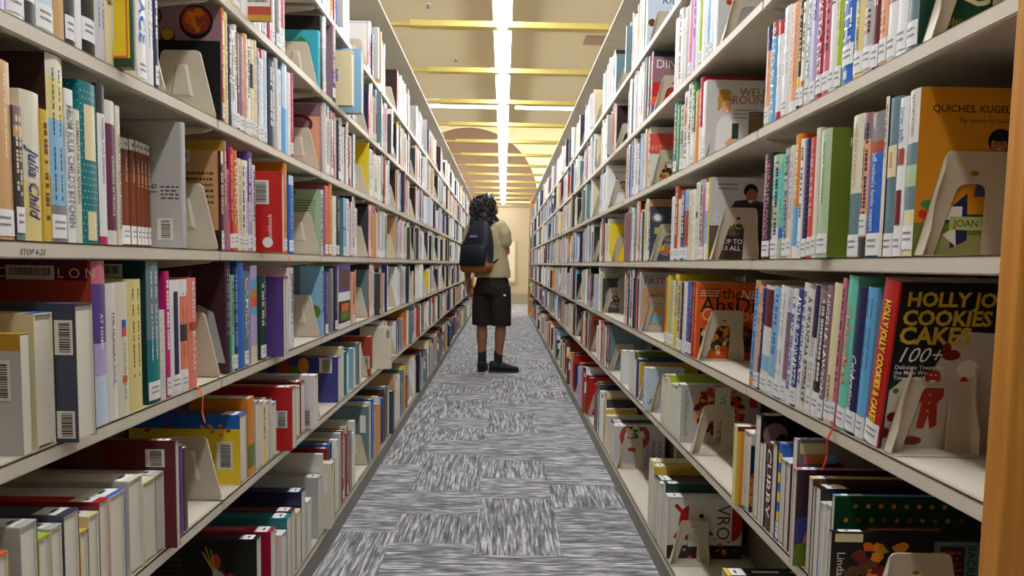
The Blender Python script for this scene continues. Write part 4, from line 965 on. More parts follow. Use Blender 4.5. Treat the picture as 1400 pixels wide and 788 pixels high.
# right range, second-lowest shelf
cell(RT, 1, [
 (1028, 1035, 567, 'black', {'lab': True, 'art': [('d', .12, .82, .1, 'mauve', .1), ('food', .4, .6, .3, ['dark red', 'brown', 'dark brown'], 16, .07), ('d', .14, .66, .1, 'amber', .04)]}), (1035, 1039, 606, 'black', {}), (1039, 1043, 606, 'charcoal', {}), (1043, 1052, 606, 'maroon', {'kind': 's', 'txt': 'CURRY', 'ink': 'white', 'paper': False}), (1052, 1058, 606, 'black', {}), (1058, 1063, 606, 'blue', {'kind': 's', 'bands': [(.2, .3, 'yellow'), (.4, .5, 'yellow'), (.6, .7, 'yellow'), (.8, .9, 'yellow')], 'plain': 1}), (1063, 1070, 628, 'off-white', {'cover': 'navy'}), (1070, 1076, 632, 'white', {'cover': 'maroon'}),
 (1078, 1083, 600, 'pale grey', {'cover': 'grey', 'art': [('r', .02, .88, .22, .97, 'cream'), ('r', .05, .80, .12, .88, 'salmon'), ('r', .12, .80, .20, .88, 'amber'), ('r', .2, .80, .28, .88, 'sky blue'), ('food', .3, .55, .2, ['dark green', 'maroon', 'charcoal'], 14, .06), ('r', .6, 0, 1, 1, 'black')]}),
 (1079, 1084, 641, 'white', {'cover': 'maroon', 'spine': 'pink', 'rec': -.012, 'art': [('r', 0, 0, 1, 1, 'dark plum'), ('t', 'Cherry Orchard and Olive House', .2, .8, .008, 'brick red', {'rot': -PI / 2}), ('d', .12, .35, .2, 'indigo', .12), ('d', .16, .25, .1, 'rose', .12), ('d', .1, .1, .16, 'olive', .1)], 'desc': 'dark plum book with pink top and colorful cover'}),
 (1100, 1106, 653, 'white', {'spine': 'pale yellow', 'cover': 'brown'}), (1106, 1110, 664, 'black', {}), (1110, 1116, 667, 'black', {}), (1116, 1123, 688, 'white', {'far': 'blue'}), (1123, 1130, 690, 'off-white', {'cover': 'pale grey'}),
 (1131, 1135, 677, 'teal', {'cover': 'dark green', 'spine': 'sky blue', 'paper': False, 'D': .25, 'art': [('r', 0, 0, 1, 1, (14, 66, 38)), ('dots', .14, .90, .92, .90, 10, 1, .017, ['gold', 'salmon']), ('dots', .08, .76, .86, .76, 10, 1, .017, ['gold', 'brick red']), ('dots', .14, .62, .92, .62, 10, 1, .017, ['brick red', 'gold']), ('r', .22, 0, .74, .7, 'rust'), ('r', .24, 0, .72, .68, 'tan'), ('r', .27, .58, .40, .66, 'black'), ('r', .3, .60, .37, .64, 'tan'), ('r', .58, .58, .70, .66, 'black')], 'desc': 'dark green book with rows of small yellow and pink fruits'}),
 (1128, 1132, 726, 'black', {'rec': -.030, 'paper': False, 'D': .25, 'art': [('r', .0, .0, 1, 1, (22, 18, 20)), ('r', .02, .88, .2, .98, 'cream'), ('t', 'Linda Frederick', .04, .76, .013, 'off-white', {'rot': -PI / 2}), ('food', .36, .45, .26, ['amber', 'orange', 'brown', 'dark red', 'gold'], 46, .05), ('r', .66, .0, .98, .9, 'slate'), ('r', .70, .0, .86, .84, 'dark brown'), ('t', 'BACKPACK COOKING', .88, .86, .013, 'black', {'rot': -PI / 2}), ('lines', .71, .1, .85, .8, 10, 'brick red')], 'desc': 'black cookbook behind the nearest low bookend'}),
 # second bay
 (894, 899, 507, 'grey', {}), (899, 904, 512, 'yellow', {}), (904, 909, 508, 'lime', {'paper': False}), (909, 914, 521, 'white', {}), (915, 920, 524, 'pale green', {'cover': 'olive', 'art': [('r', 0, 0, 1, 1, 'lime'), ('food', .15, .6, .15, ['orange', 'amber', 'green', 'lime'], 30, .05), ('r', .02, .3, .08, .85, 'orange'), ('food', .12, .15, .12, ['yellow', 'green'], 12, .05)]}),
 (922, 929, 524, 'white', {'paper': False, 'D': .26, 'art': [('r', 0, 0, 1, 1, 'pale grey'), ('lines', .05, .1, .1, .9, 30, 'olive'), ('d', .48, .56, .33, 'tan'), ('food', .48, .56, .29, ['red', 'brick red', 'dark red', 'coral', 'maroon', 'amber', 'dark green'], 90, .05), ('r', .42, .0, .62, .97, 'ivory'), ('t', 'VEGETARIAN', .49, .82, .026, 'olive', {'rot': -PI / 2, 'w': .16}), ('t', 'COOK BOOK', .45, .50, .015, 'charcoal', {'rot': -PI / 2}), ('r', .86, .62, .96, .86, 'red')], 'desc': 'white cookbook with a tomato pizza on cover'}),
 (985, 991, 572, 'pale yellow', {'kind': 's', 'bands': [], 'plain': 1, 'lab': False, 'cover': 'amber', 'paper': False, 'rec': -.012, 'art': [('r', 0, 0, 1, 1, 'mustard'), ('r', .05, .0, 1, 1, 'amber'), ('r', .14, .09, 1, .86, 'dark red'), ('r', 0, .94, 1, 1, 'dark red')], 'desc': 'dark red hardcover with broad golden border'}),
 (1013, 1023, 590, 'off-white', {'art': [('r', 0, 0, 1, .9, 'navy'), ('food', .1, .3, .14, ['orange', 'brick red', 'amber', 'cream'], 26, .06), ('r', 0, .85, 1, 1, 'off-white')], 'kind': 'u'}),
 # third bay
 (845, 850, 478, 'white', {}), (850, 858, 476, 'white', {}), (858, 862, 482, 'turquoise', {}), (862, 865, 480, 'olive', {}), (865, 869, 490, 'yellow', {'cover': 'yellow', 'far': 'navy', 'spine': 'navy', 'art': [('r', 0, 0, 1, 1, 'indigo'), ('r', .04, .06, .96, .93, 'cream'), ('r', .05, .075, .95, .915, 'mustard')], 'paper': False}), (877, 881, 502, 'pale blue', {'rec': -.01, 'art': [('food', .12, .22, .07, ['slate', 'navy grey'], 9, .03)], 'kind': 's', 'plain': 1, 'lab': False, 'paper': False, 'panels': [(.1, .2, .3, 'slate'), (.3, .36, .3, 'navy grey')], 'desc': 'pale blue wide-spined tall book'})], u=True)
bookend(RT, 1, y_at(1166, XR - .03, ZS[1]) - .02, x=XR - .03)
bookend(RT, 1, y_at(943, XR + .004, ZS[1]), x=XR + .004)
bookend(RT, 1, y_at(871, XR + .004, ZS[1]), x=XR + .004)
# right range, bottom shelf
cell(RT, 0, [
 (974, 990, 776, 'black', {'topart': [(0, .04, 0, 1, 'yellow'), (.25, .5, .4, .6, 'white'), (.6, .9, .4, .6, 'mustard')]}),
 (883, 888, 627, 'cream', {}), (888, 892, 636, 'mustard', {}), (892, 895, 652, 'black', {}), (895, 898, 655, 'charcoal', {}), (898, 901, 660, 'white', {}), (901, 904, 664, 'green', {}), (904, 907, 660, 'dark green', {}),
 (907, 911, 677, 'white', {'paper': False, 'D': .26, 'art': [('r', 0, 0, 1, 1, 'light grey'), ('r', .04, .24, .96, .96, 'off-white'), ('r', 0, 0, 1, .22, 'dark brown'), ('food', .5, .11, .42, ['brick red', 'brown', 'tan', 'orange'], 34, .035), ('d', .28, .58, .13, 'red', .24), ('r', .28, .2, .42, .9, 'off-white'), ('p', [(.08, .86), (.12, .9), (.26, .72), (.22, .68)], 'red'), ('p', [(.08, .36), (.12, .32), (.26, .5), (.22, .54)], 'red'), ('d', .88, .58, .13, 'red', .24), ('r', .74, .3, .86, .86, 'off-white'), ('t', 'VRO', .66, .88, .06, 'charcoal', {'rot': -PI / 2, 'w': .12}), ('d', .45, .7, .03, 'black'), ('r', .46, .5, .52, .66, 'lime')], 'desc': 'white cookbook with red bowls on its cover'}),
 (820, 826, 554, 'pale yellow', {'kind': 's', 'plain': 1, 'lab': False, 'cover': 'mustard', 'paper': False}), (826, 829, 567, 'ivory', {}), (829, 832, 570, 'black', {}), (832, 835, 575, 'grey', {}), (835, 839, 580, 'white', {'paper': False, 'D': .27, 'art': [('r', 0, 0, 1, 1, 'light grey'), ('d', .4, .72, .3, 'brick red'), ('d', .4, .72, .2, 'ivory'), ('food', .4, .72, .2, ['green', 'coral', 'cream', 'brown'], 20, .05), ('t', 'THE PLANT', .86, .62, .026, 'charcoal', {'rot': -PI / 2, 'w': .12}), ('t', 'PARADOX', .74, .62, .026, 'charcoal', {'rot': -PI / 2, 'w': .12}), ('t', 'COOKBOOK', .64, .62, .018, 'grey', {'rot': -PI / 2, 'w': .1}), ('lines', .12, .2, .16, .7, 20, 'rose')], 'desc': 'white book with round salad plate picture'})], u=True)
bookend(RT, 0, y_at(914, XR + .004, ZS[0]), x=XR + .004)
bookend(RT, 0, y_at(842, XR + .004, ZS[0]), x=XR + .004)
# right range, second bay, upper shelves
cell(RT, 5, [
 (917, 922, 30, 'white', {}), (922, 928, 16, 'white', {}), (928, 932, 28, 'off-white', {}), (932, 937, 12, 'pale grey', {}), (937, 943, 2, 'pink', {'lab': True}), (943, 948, None, 'lilac', {'h': .235}), (948, 952, None, 'white', {'h': .235}), (952, 956, None, 'lime', {'h': .24}), (956, 963, None, 'white', {'h': .24}), (963, 968, None, 'light blue', {'h': .24}), (968, 973, None, 'white', {'h': .24, 'ink': 'coral'}),
 (973, 980, None, 'white', {'h': .25, 'paper': False, 'art': [('r', 0, 0, 1, 1, 'light grey'), ('r', .0, .50, .45, .54, 'charcoal'), ('food', .22, .57, .15, ['red', 'coral', 'olive', 'brick red'], 22, .05)], 'desc': 'white book with tomatoes on its cover'})])
bookend(RT, 5, y_at(984, XR + .004, ZS[5]), x=XR + .004)
cell(RT, 4, [
 (915, 920, 145, 'teal', {}), (920, 924, 146, 'green', {}), (924, 929, 147, 'pale green', {}), (929, 936, 128, 'white', {'panels': [(.55, .85, .4, 'coral')]}), (936, 941, 115, 'off-white', {}), (941, 946, 117, 'green', {'bands': [(0, .4, 'white'), (.4, .5, 'brown')]}), (946, 952, 125, 'amber', {}), (952, 956, 107, 'crimson', {'bands': [(0, .4, 'white')]}),
 (956, 963, 112, 'white', {'bands': [(.0, .3, 'cream')], 'paper': False, 'D': .26, 'plain': 1, 'artw': 0.62, 'art': [('r', 0, 0, 1, 1, 'light grey'), ('r', .78, .2, 1, .6, (120, 96, 70)), ('d', .33, .74, .13, 'gold', .16), ('d', .37, .66, .09, 'peach', .12), ('d', .33, .84, .12, 'gold', .06), ('p', [(.24, .6), (.30, .86), (.24, .80), (.2, .62)], 'gold'), ('d', .35, .68, .008, 'dark brown'), ('d', .41, .68, .008, 'dark brown'), ('p', [(.35, .61), (.42, .62), (.38, .59)], 'white'), ('p', [(.18, .1), (.52, .1), (.50, .45), (.42, .54), (.30, .54), (.2, .44)], 'white'), ('p', [(.36, .20), (.58, .36), (.60, .30), (.40, .12)], 'peach'), ('r', .48, .25, .60, .45, 'dark green'), ('t', 'WELL', .60, .80, .022, 'olive'), ('t', 'ROUNDED', .46, .70, .022, 'brick red'), ('lines', .5, .5, .95, .64, 3, 'grey')], 'desc': 'white book with a blond woman on cover'})])
bookend(RT, 4, y_at(960, XR + .004, ZS[4]) - .01, x=XR + .004)
cell(RT, 3, [
 (910, 915, 271, 'white', {}), (915, 920, 257, 'brick red', {}), (920, 924, 274, 'cream', {}), (924, 929, 262, 'purple', {'bands': [(.3, .7, 'navy')]}), (929, 934, 261, 'light blue', {'bands': [(.2, .7, 'brick red')]}), (934, 941, 262, 'cream', {}), (941, 945, 260, 'white', {}), (945, 953, 250, 'ivory', {'panels': [(.55, .62, .5, 'charcoal')]}), (953, 957, 246, 'pale grey', {}), (957, 960, 258, 'rose', {}), (960, 964, 244, 'white', {'bands': [(.95, 1, 'red'), (.2, .6, 'light blue')]}),
 (964, 968, 243, 'yellow', {'paper': False, 'D': .26, 'cover': 'light grey', 'artw': 0.55, 'art': [('r', 0, 0, 1, .5, (96, 84, 74)), ('r', 0, .42, 1, 1, 'light grey'), ('p', [(.30, .52), (.50, .72), (.78, .74), (1, .62), (1, .3), (.55, .3), (.42, .5)], 'charcoal'), ('d', .80, .84, .14, 'black', .14), ('d', .82, .78, .115, (172, 112, 80), .14), ('p', [(.74, .72), (.86, .74), (.80, .69)], 'off-white'), ('d', .80, .81, .010, 'dark brown'), ('d', .88, .81, .010, 'dark brown'), ('lines', .15, .84, .55, .94, 2, 'grey'), ('p', [(.30, .0), (1, 0), (1, .30), (.30, .30)], 'dark brown'), ('t', 'COLOR', .06, .47, .030, 'white', {'w': .1}), ('t', 'ROCCO', .20, .38, .02, 'yellow'), ('t', 'UP TO 10', .28, .20, .013, 'white'), ('t', '10 ALL YOU', .25, .12, .013, 'white')], 'desc': 'yellow-spined book with a smiling man on cover'})])
bookend(RT, 3, y_at(968, XR + .004, ZS[3]) - .008, x=XR + .004)
cell(RT, 2, [
 (907, 909, 380, 'amber', {}), (909, 912, 377, 'yellow', {}), (912, 916, 384, 'pale green', {}), (916, 919, 384, 'cream', {}), (919, 923, 375, 'yellow', {}), (923, 927, 385, 'pale green', {}), (927, 930, 386, 'maroon', {}), (930, 935, 386, 'white', {}), (935, 939, 385, 'blue', {}), (939, 943, 385, 'dark red', {}), (943, 946, 386, 'crimson', {}),
 (946, 950, 387, 'orange', {'paper': False, 'D': .26, 'artw': 0.74, 'art': [('r', 0, 0, 1, 1, (224, 92, 22)), ('r', .02, .80, .36, .94, 'brick red'), ('lines', .04, .82, .34, .92, 3, 'cream'), ('t', 'the', .38, .80, .032, 'black'), ('t', 'NEW!', .66, .80, .026, 'off-white', {'sh': .2}), ('t', 'AbsDiet', .05, .62, .045, 'black', {'w': .235}), ('t', 'Cookbook', .06, .51, .036, 'peach', {'w': .23}), ('lines', .1, .46, .92, .49, 1, 'brown'), ('r', .06, .17, .95, .41, 'dark brown'), ('food', .3, .29, .2, ['gold', 'cream', 'brown', 'amber'], 30, .05), ('food', .75, .29, .16, ['brown', 'brick red', 'dark red'], 16, .05), ('t', 'DAVID ZINCZENKO', .15, .10, .013, 'dark red', {'w': .17})], 'desc': 'bright orange diet cookbook with black title'})], lean=2)
bookend(RT, 2, y_at(951, XR + .004, ZS[2]) - .012, x=XR + .004)
# right range, third and fourth bays: the books whose covers show
cell(RT, 6, [(879, 884, None, 'white', {'h': .25, 'art': [('r', 0, 0, 1, 1, 'pale blue'), ('t', 'Kitchen', .3, .70, .03, 'navy', {'sh': .2}), ('d', .1, .4, .08, 'brown'), ('d', .95, .75, .14, 'brown')], 'desc': 'white book with navy script cover, top row'})])
cell(RT, 5, [(887, 891, 80, 'brick red', {'artw': 0.6, 'art': [('r', 0, .55, 1, 1, 'mauve'), ('r', 0, .3, 1, .55, 'red'), ('r', 0, .15, 1, .3, 'orange'), ('r', 0, 0, 1, .15, 'blue'), ('t', 'DINNER', .1, .8, .034, 'white', {'w': .17}), ('t', 'Cooking', .25, .44, .02, 'cream')], 'desc': 'mauve and red covered dinner cookbook'})])
cell(RT, 4, [(883, 887, 184, 'coral', {'artw': 0.6, 'art': [('r', 0, 0, 1, 1, 'off-white'), ('r', 0, .62, 1, 1, 'coral'), ('t', 'FIT AND FAST', .05, .67, .03, 'peach', {'w': .2}), ('lines', .3, .5, .9, .57, 1, 'charcoal'), ('d', .7, .22, .3, 'dark brown'), ('food', .7, .22, .24, ['amber', 'gold', 'brick red'], 20, .07)], 'desc': 'white book with coral upper cover half'}),
 (826, 830, 233, 'white', {'artw': 0.7, 'art': [('r', 0, 0, 1, 1, 'white'), ('t', 'joy', .3, .5, .07, 'red'), ('lines', .2, .9, .9, .95, 1, 'grey')], 'desc': 'white book with big red letters on its cover'})])
cell(RT, 3, [(884, 887, 283, 'grey', {'art': [('r', 0, 0, 1, 1, 'navy grey'), ('d', .2, .8, .16, 'grey', .12), ('d', .2, .8, .1, 'white', .08), ('r', .12, .5, .5, .62, 'lime'), ('food', .4, .3, .3, ['yellow', 'lime', 'orange', 'grey'], 16, .09)], 'desc': 'dark grey book with yellow-green cover letters'}), (830, 834, 307, 'yellow', {'cover': 'yellow', 'desc': 'plain bright yellow book'})])
cell(RT, 2, [(869, 874, 372, 'off-white', {'artw': 0.62, 'art': [('r', 0, 0, 1, 1, 'pale grey'), ('t', 'ANNABEL', .1, .91, .014, 'mauve'), ('t', 'FIRST MEALS', .1, .80, .026, 'dark red', {'w': .2}), ('r', .06, .1, 1, .72, 'tan'), ('d', .45, .5, .25, (196, 140, 110), .24), ('d', .5, .22, .25, 'light blue', .15), ('lines', .2, .03, .9, .1, 2, 'cream')], 'desc': 'white-framed book with a baby on its cover'}),
 (818, 823, 380, 'cream', {'art': [('r', 0, 0, 1, 1, 'charcoal'), ('d', .5, .45, .4, 'grey'), ('d', .5, .45, .3, 'dark brown'), ('food', .5, .45, .26, ['tan', 'grey', 'olive', 'ivory'], 24, .06), ('d', .8, .85, .25, 'pale grey')], 'desc': 'cream-spined book with dark plate cover'})])

for B in BOOKS: make_book(B)

# ---- bookends at the near end of every bay, and the small far books behind them
rb = random.Random(5)
def depth_clear(sg, k, y): return not any(e[0] == sg and e[1] == k and abs(e[2] - y) < .15 for e in ENDS)
for sg in (-1, 1):
    for k in range(7):
        mine = sorted([(b['y'], b['y'] + b['T']) for b in BOOKS if b['sg'] == sg and b['k'] == k])
        for i in range(NB):
            y0, y1 = YJ[i], YJ[i + 1]
            inb = [m for m in mine if y0 - .02 < m[0] < y1]
            if i == 0 and not inb and k < 1: continue
            if sg < 0:
                ye = y0 + .006
                if inb and inb[0][0] - .004 < ye + .01: ye = min(ye, inb[0][0] - .010)
                end = y1 - rb.uniform(.22, .40)
                if k <= 1: end = y1 - rb.uniform(.12, .34)
            else:
                ye = y0 + (inb[0][0] - y0 - .006 if inb and i > 0 else rb.uniform(.24, .4)); end = y1 - .012
            if i > 0 or (sg > 0 and not inb):
                if depth_clear(sg, k, ye) and (i <= 9): bookend(sg, k, ye)
            start = max([m[1] for m in inb] + [ye + .008])
            if i == 0 and inb: continue
            if i == 1 and (inb and k != 0 or (sg > 0 and k == 0)): continue
            if i == 2 and sg > 0 and k == 0: continue
            if sg > 0 and inb and i >= 1: fill_bulk(sg, k, start + .001, end, rb, i)
            else: fill_bulk(sg, k, start + .001, end, rb, i)
ob = BULK.build('book_rows', M_COVER)
tag(ob, 'countless small books filling the farther bays of both shelving ranges', 'books', kind='stuff')

# ---- labels
SHELFN = ['bottom shelf', 'second-lowest shelf', 'shelf below eye level', 'eye-level shelf', 'shelf above eye level', 'second shelf from the top', 'top shelf']
def bayname(i): return ['first', 'second', 'third', 'fourth', 'fifth', 'sixth', 'seventh', 'eighth', 'ninth', 'tenth'][i]
seen = {}
for sg in (-1, 1):
    for k in range(7):
        row = sorted([b for b in BOOKS if b['sg'] == sg and b['k'] == k], key=lambda b: b['y'])
        bays = {}
        for b in row: bays.setdefault(max(0, int((b['y'] + .02 - Y0) / BAY)), []).append(b)
        for i, bs in bays.items():
            where = '%s %s bay' % (SIDE[sg], bayname(i))
            for n, b in enumerate(bs):
                d = b['o'].get('desc')
                thin = 'thin ' if b['T'] < .011 else ('thick ' if b['T'] > .028 else '')
                if not d: d = thin + b['col'] + (' spine-up' if b['kind'] == 'u' else '') + ' book'
                prev = bs[n - 1]['col'] if n else None; nxt = bs[n + 1]['col'] if n + 1 < len(bs) else None
                if b['o'].get('desc'): lab = '%s, %s of %s' % (d, SHELFN[k], where)
                elif prev and nxt: lab = '%s between %s and %s, %s, %s' % (d, prev, nxt, where, SHELFN[k])
                elif prev: lab = '%s, farthest after %s, %s, %s' % (d, prev, where, SHELFN[k])
                else: lab = '%s, nearest of its row, %s, %s' % (d, where, SHELFN[k])
                b['lab'] = lab; b['n'] = n; b['where'] = where; b['d'] = d
for b in BOOKS: seen.setdefault(b['lab'], []).append(b)
for lab, bs in seen.items():
    for b in bs:
        if len(bs) > 1:
            lab2 = '%s, %s from near end, %s, %s' % (b['d'], ORD[b['n']], b['where'], SHELFN[b['k']])
            if len(lab2.split()) > 16: lab2 = '%s, %s in row, %s, %s' % (b['d'], ORD[b['n']], b['where'], SHELFN[b['k']])
        elif len(lab.split()) > 16: lab2 = '%s, %s' % (b['d'], b['where'])
        else: lab2 = lab
        tag(b['root'], lab2, 'book', 'books on the %s shelving range' % SIDE[b['sg']])
for sg in (-1, 1):
    for k in range(7):
        es = sorted([e for e in ENDS if e[0] == sg and e[1] == k], key=lambda e: e[2])
        for n, e in enumerate(es):
            what = 'beige plastic bookend with raised wedge' if sg < 0 else 'beige bent-metal bookend with arched opening'
            tag(e[3], '%s, %s from near end, %s %s' % (what, ORD[n], SIDE[sg], SHELFN[k]), 'bookend', 'bookends of the %s range' % SIDE[sg])
# ------------------------------------------------------------------ the person in the aisle
PY = 7.25
def WP(px, py, dy=0.0):
    Y = PY + dy
    q = CM @ Vector(((px - 700) / FPX, (441 - py) / FPX, -1))
    k = Y / q.y
    return Vector((q.x * k, Y, EYE + q.z * k))
FW = Vector((0.5, 0.866, 0)); RW = Vector((0.866, -0.5, 0))

def loft(mb, rings, n=20, cap=True, col=None):
    """rings: (centre, radius along a, radius along b, a dir, b dir)"""
    idx = []
    for c, ra, rb, a, b in rings:
        s = len(mb.v)
        for i in range(n):
            t = 2 * PI * i / n
            mb.v.append(tuple(c + a * (ra * math.cos(t)) + b * (rb * math.sin(t))))
        idx.append(s)
    for p, q in zip(idx[:-1], idx[1:]):
        for i in range(n):
            j = (i + 1) % n
            mb.f.append((p + i, p + j, q + j, q + i)); mb.c.append(col)
    if cap:
        mb.f.append(tuple(idx[0] + i for i in reversed(range(n)))); mb.c.append(col)
        mb.f.append(tuple(idx[-1] + i for i in range(n))); mb.c.append(col)
def limb(mb, pts, n=14, col=None, flat=1.0, side=None):
    """pts: (point, radius); round sections perpendicular to the path, rounded ends"""
    P = [Vector(p) for p, r in pts]; rr = [r for p, r in pts]
    rings = []
    for i, p in enumerate(P):
        d = (P[min(i + 1, len(P) - 1)] - P[max(i - 1, 0)]).normalized()
        a = d.cross(side if side is not None else Vector((0.3, 1, 0.2))).normalized(); b = d.cross(a).normalized()
        if i == 0:
            for f in (.35, .75): rings.append((p - d * rr[0] * (1 - f) * .9, rr[0] * math.sqrt(1 - (1 - f) ** 2), rr[0] * math.sqrt(1 - (1 - f) ** 2) * flat, a, b))
        rings.append((p, rr[i], rr[i] * flat, a, b))
        if i == len(P) - 1:
            for f in (.75, .35): rings.append((p + d * rr[i] * (1 - f) * .9, rr[i] * math.sqrt(1 - (1 - f) ** 2), rr[i] * math.sqrt(1 - (1 - f) ** 2) * flat, a, b))
    loft(mb, rings, n, True, col)
def fuse(mb, name, m, parent, voxel, smooth=4, disp=0, dscale=.1):
    o = mb.build(name, m)
    bm = bmesh.new(); bm.from_mesh(o.data); bmesh.ops.recalc_face_normals(bm, faces=bm.faces); bm.to_mesh(o.data); bm.free()
    r = o.modifiers.new('r', 'REMESH'); r.mode = 'VOXEL'; r.voxel_size = voxel; r.use_smooth_shade = True
    s = o.modifiers.new('s', 'SMOOTH'); s.iterations = smooth; s.factor = .5
    if disp:
        tx = bpy.data.textures.new('folds', 'CLOUDS'); tx.noise_scale = dscale; tx.noise_depth = 2
        d = o.modifiers.new('d', 'DISPLACE'); d.texture = tx; d.strength = disp; d.texture_coords = 'LOCAL'
    dg = bpy.context.evaluated_depsgraph_get(); dg.update()
    me = bpy.data.meshes.new_from_object(o.evaluated_get(dg)); me.name = name
    o.modifiers.clear(); o.data = me; me.shade_smooth()
    o.parent = parent
    if parent is not None: o.location = -parent.location
    return o

M_SKIN = mat('skin_brown', (150, 98, 70), 0.5, 0.4, noise=.05, nscale=20)
M_HAIR = mat('hair_black', (22, 18, 18), 0.42, 0.5)
M_SHIRT = mat('shirt_khaki', (166, 156, 120), 0.85, 0.15, noise=.05, nscale=40, bump=.2)
M_SHORT = mat('shorts_black', (38, 33, 31), 0.8, 0.2, noise=.1, nscale=60, bump=.2)
M_SOCK = mat('sock_charcoal', (44, 46, 50), 0.9, 0.1)
M_SHOE = mat('shoe_black', (20, 20, 21), 0.55, 0.4)
M_BAG = mat('bag_nylon_navy', (20, 22, 34), 0.6, 0.35, noise=.1, nscale=80, bump=.2)
M_SUEDE = mat('bag_suede_brown', (140, 88, 44), 0.9, 0.1, noise=.08, nscale=40)
base = WP(674, 511, 0); base.z = 0
per = empty('person', base, 'person with black wavy hair, khaki shirt and black shorts looking up at the right shelves', 'person')

sh_l, sh_r = WP(644, 312, .09), WP(686, 310, -.09)
el_r = WP(692, 346, -.06); wr_r = WP(688, 338, .17)
el_l = WP(640, 352, .05); wr_l = WP(639, 386, .02); 
hip_l, hip_r = WP(661, 396, .05), WP(684, 396, -.05)
kn_l, kn_r = WP(659, 441, .05), WP(685, 441, -.02)
an_l, an_r = WP(659, 493, .06), WP(681, 494, .0)
neck, chest, waist, pelv = WP(665, 303, .01), WP(668, 328, .0), WP(671, 362, .0), WP(673, 390, .0)
skull = WP(666, 281, .02)
look = Vector((.72, .50, .48)).normalized()
lside = look.cross(UP).normalized(); lup = lside.cross(look).normalized()

b = MB()
loft(b, [(pelv - UP * .08, .08, .05, RW, FW), (pelv, .13, .085, RW, FW), (waist, .145, .10, RW, FW), (chest, .165, .115, RW, FW), (neck - UP * .05, .14, .085, RW, FW), (neck, .06, .06, RW, FW)])
limb(b, [(neck - UP * .03, .062), (neck + UP * .03, .056), (skull - look * .02 - lup * .06, .058)])
# head: skull, jaw, nose, ears
loft(b, [(skull + lup * z + look * f, a, c, lside, look) for z, f, a, c in ((-.125, .045, .020, .022), (-.112, .040, .040, .042), (-.08, .022, .056, .068), (-.04, .008, .068, .088), (0, 0, .074, .096), (.04, -.004, .074, .095), (.08, -.012, .060, .076), (.103, -.016, .036, .046), (.112, -.018, .012, .016))])
limb(b, [(skull + look * .088 + lup * .012, .010), (skull + look * .108 - lup * .022, .013), (skull + look * .098 - lup * .034, .012)])
limb(b, [(skull + look * .088 - lup * .062 - lside * .018, .008), (skull + look * .096 - lup * .062, .010), (skull + look * .088 - lup * .062 + lside * .018, .008)])
for s in (-1, 1): limb(b, [(skull + lside * s * .074 + lup * .012, .014), (skull + lside * s * .080 - lup * .012, .016), (skull + lside * s * .074 - lup * .034, .010)])
# legs
for hp, kn, an, toe in ((hip_l, kn_l, an_l, Vector((.05, 1, 0))), (hip_r, kn_r, an_r, Vector((1, .1, 0)))):
    limb(b, [(hp, .068), (hp.lerp(kn, .5), .066), (kn + UP * .03, .056), (kn - UP * .03, .052), (kn.lerp(an, .32) - Vector((.0, .012, 0)), .057), (kn.lerp(an, .6), .046), (an + UP * .02, .036), (an - UP * .03, .036)])
    limb(b, [(an - UP * .05 - toe * .02, .034), (an - UP * .075 + toe * .08, .030), (an - UP * .085 + toe * .15, .024)])
# arms and hands
limb(b, [(sh_l, .044), (sh_l.lerp(el_l, .5), .046), (el_l, .038), (el_l.lerp(wr_l, .35), .040), (wr_l, .026)])
limb(b, [(sh_r, .044), (sh_r.lerp(el_r, .5), .042), (el_r, .039), (el_r.lerp(wr_r, .35), .040), (wr_r, .026)])
def hand(w, d, palm, thumb):
    d = d.normalized(); palm = (palm - d * palm.dot(d)).normalized(); s = d.cross(palm).normalized()
    if s.dot(thumb) < 0: s = -s                       # s points to the thumb side
    loft(b, [(w + d * q, a, c, s, palm) for q, a, c in ((-.01, .026, .020), (.02, .034, .019), (.06, .041, .017), (.09, .040, .014), (.098, .034, .010))], 14)
    for i, (o, ln) in enumerate(((.030, .070), (.010, .080), (-.011, .074), (-.031, .058))):
        k0 = w + d * .09 + s * o; k1 = k0 + d * ln * .45 + palm * .010; k2 = k1 + d * ln * .30 + palm * .020; k3 = k2 + d * ln * .18 + palm * .020
        limb(b, [(k0, .0095), (k1, .0088), (k2, .008), (k3, .007)], 10)
    t0 = w + d * .02 + s * .028; t1 = t0 + d * .030 + s * .026 + palm * .008; t2 = t1 + d * .032 + s * .006 + palm * .012
    limb(b, [(t0, .013), (t1, .011), (t2, .0085)], 10)
hand(wr_l, Vector((.12, .05, -1)), RW, FW)
hand(wr_r, Vector((.1, .9, .35)), Vector((-.8, 0, .4)), Vector((0, -.2, 1)))
fuse(b, 'body', M_SKIN, per, .0062, 3)
# eyes, brows and mouth
b = MB()
for s in (-1, 1): limb(b, [(skull + look * .084 + lup * .018 + lside * s * .030, .011), (skull + look * .085 + lup * .018 + lside * s * .031, .011)], 10)
o = b.build('eyes', mat('eye_white', (230, 226, 220), .3), per, smooth=True); o.location = -per.location
b = MB()
for s in (-1, 1): limb(b, [(skull + look * .0945 + lup * .019 + lside * s * .030, .0048), (skull + look * .0955 + lup * .019 + lside * s * .030, .0046)], 10)
for s in (-1, 1): limb(b, [(skull + look * .090 + lup * .040 + lside * s * .016, .005), (skull + look * .088 + lup * .044 + lside * s * .044, .004)], 8)
o = b.build('pupils_and_brows', M_HAIR, per); o.location = -per.location
b = MB(); limb(b, [(skull + look * .088 - lup * .062 - lside * .02, .0045), (skull + look * .1005 - lup * .062, .0055), (skull + look * .088 - lup * .062 + lside * .02, .0045)], 8)
o = b.build('mouth', mat('lips', (128, 66, 56), .5), per); o.location = -per.location
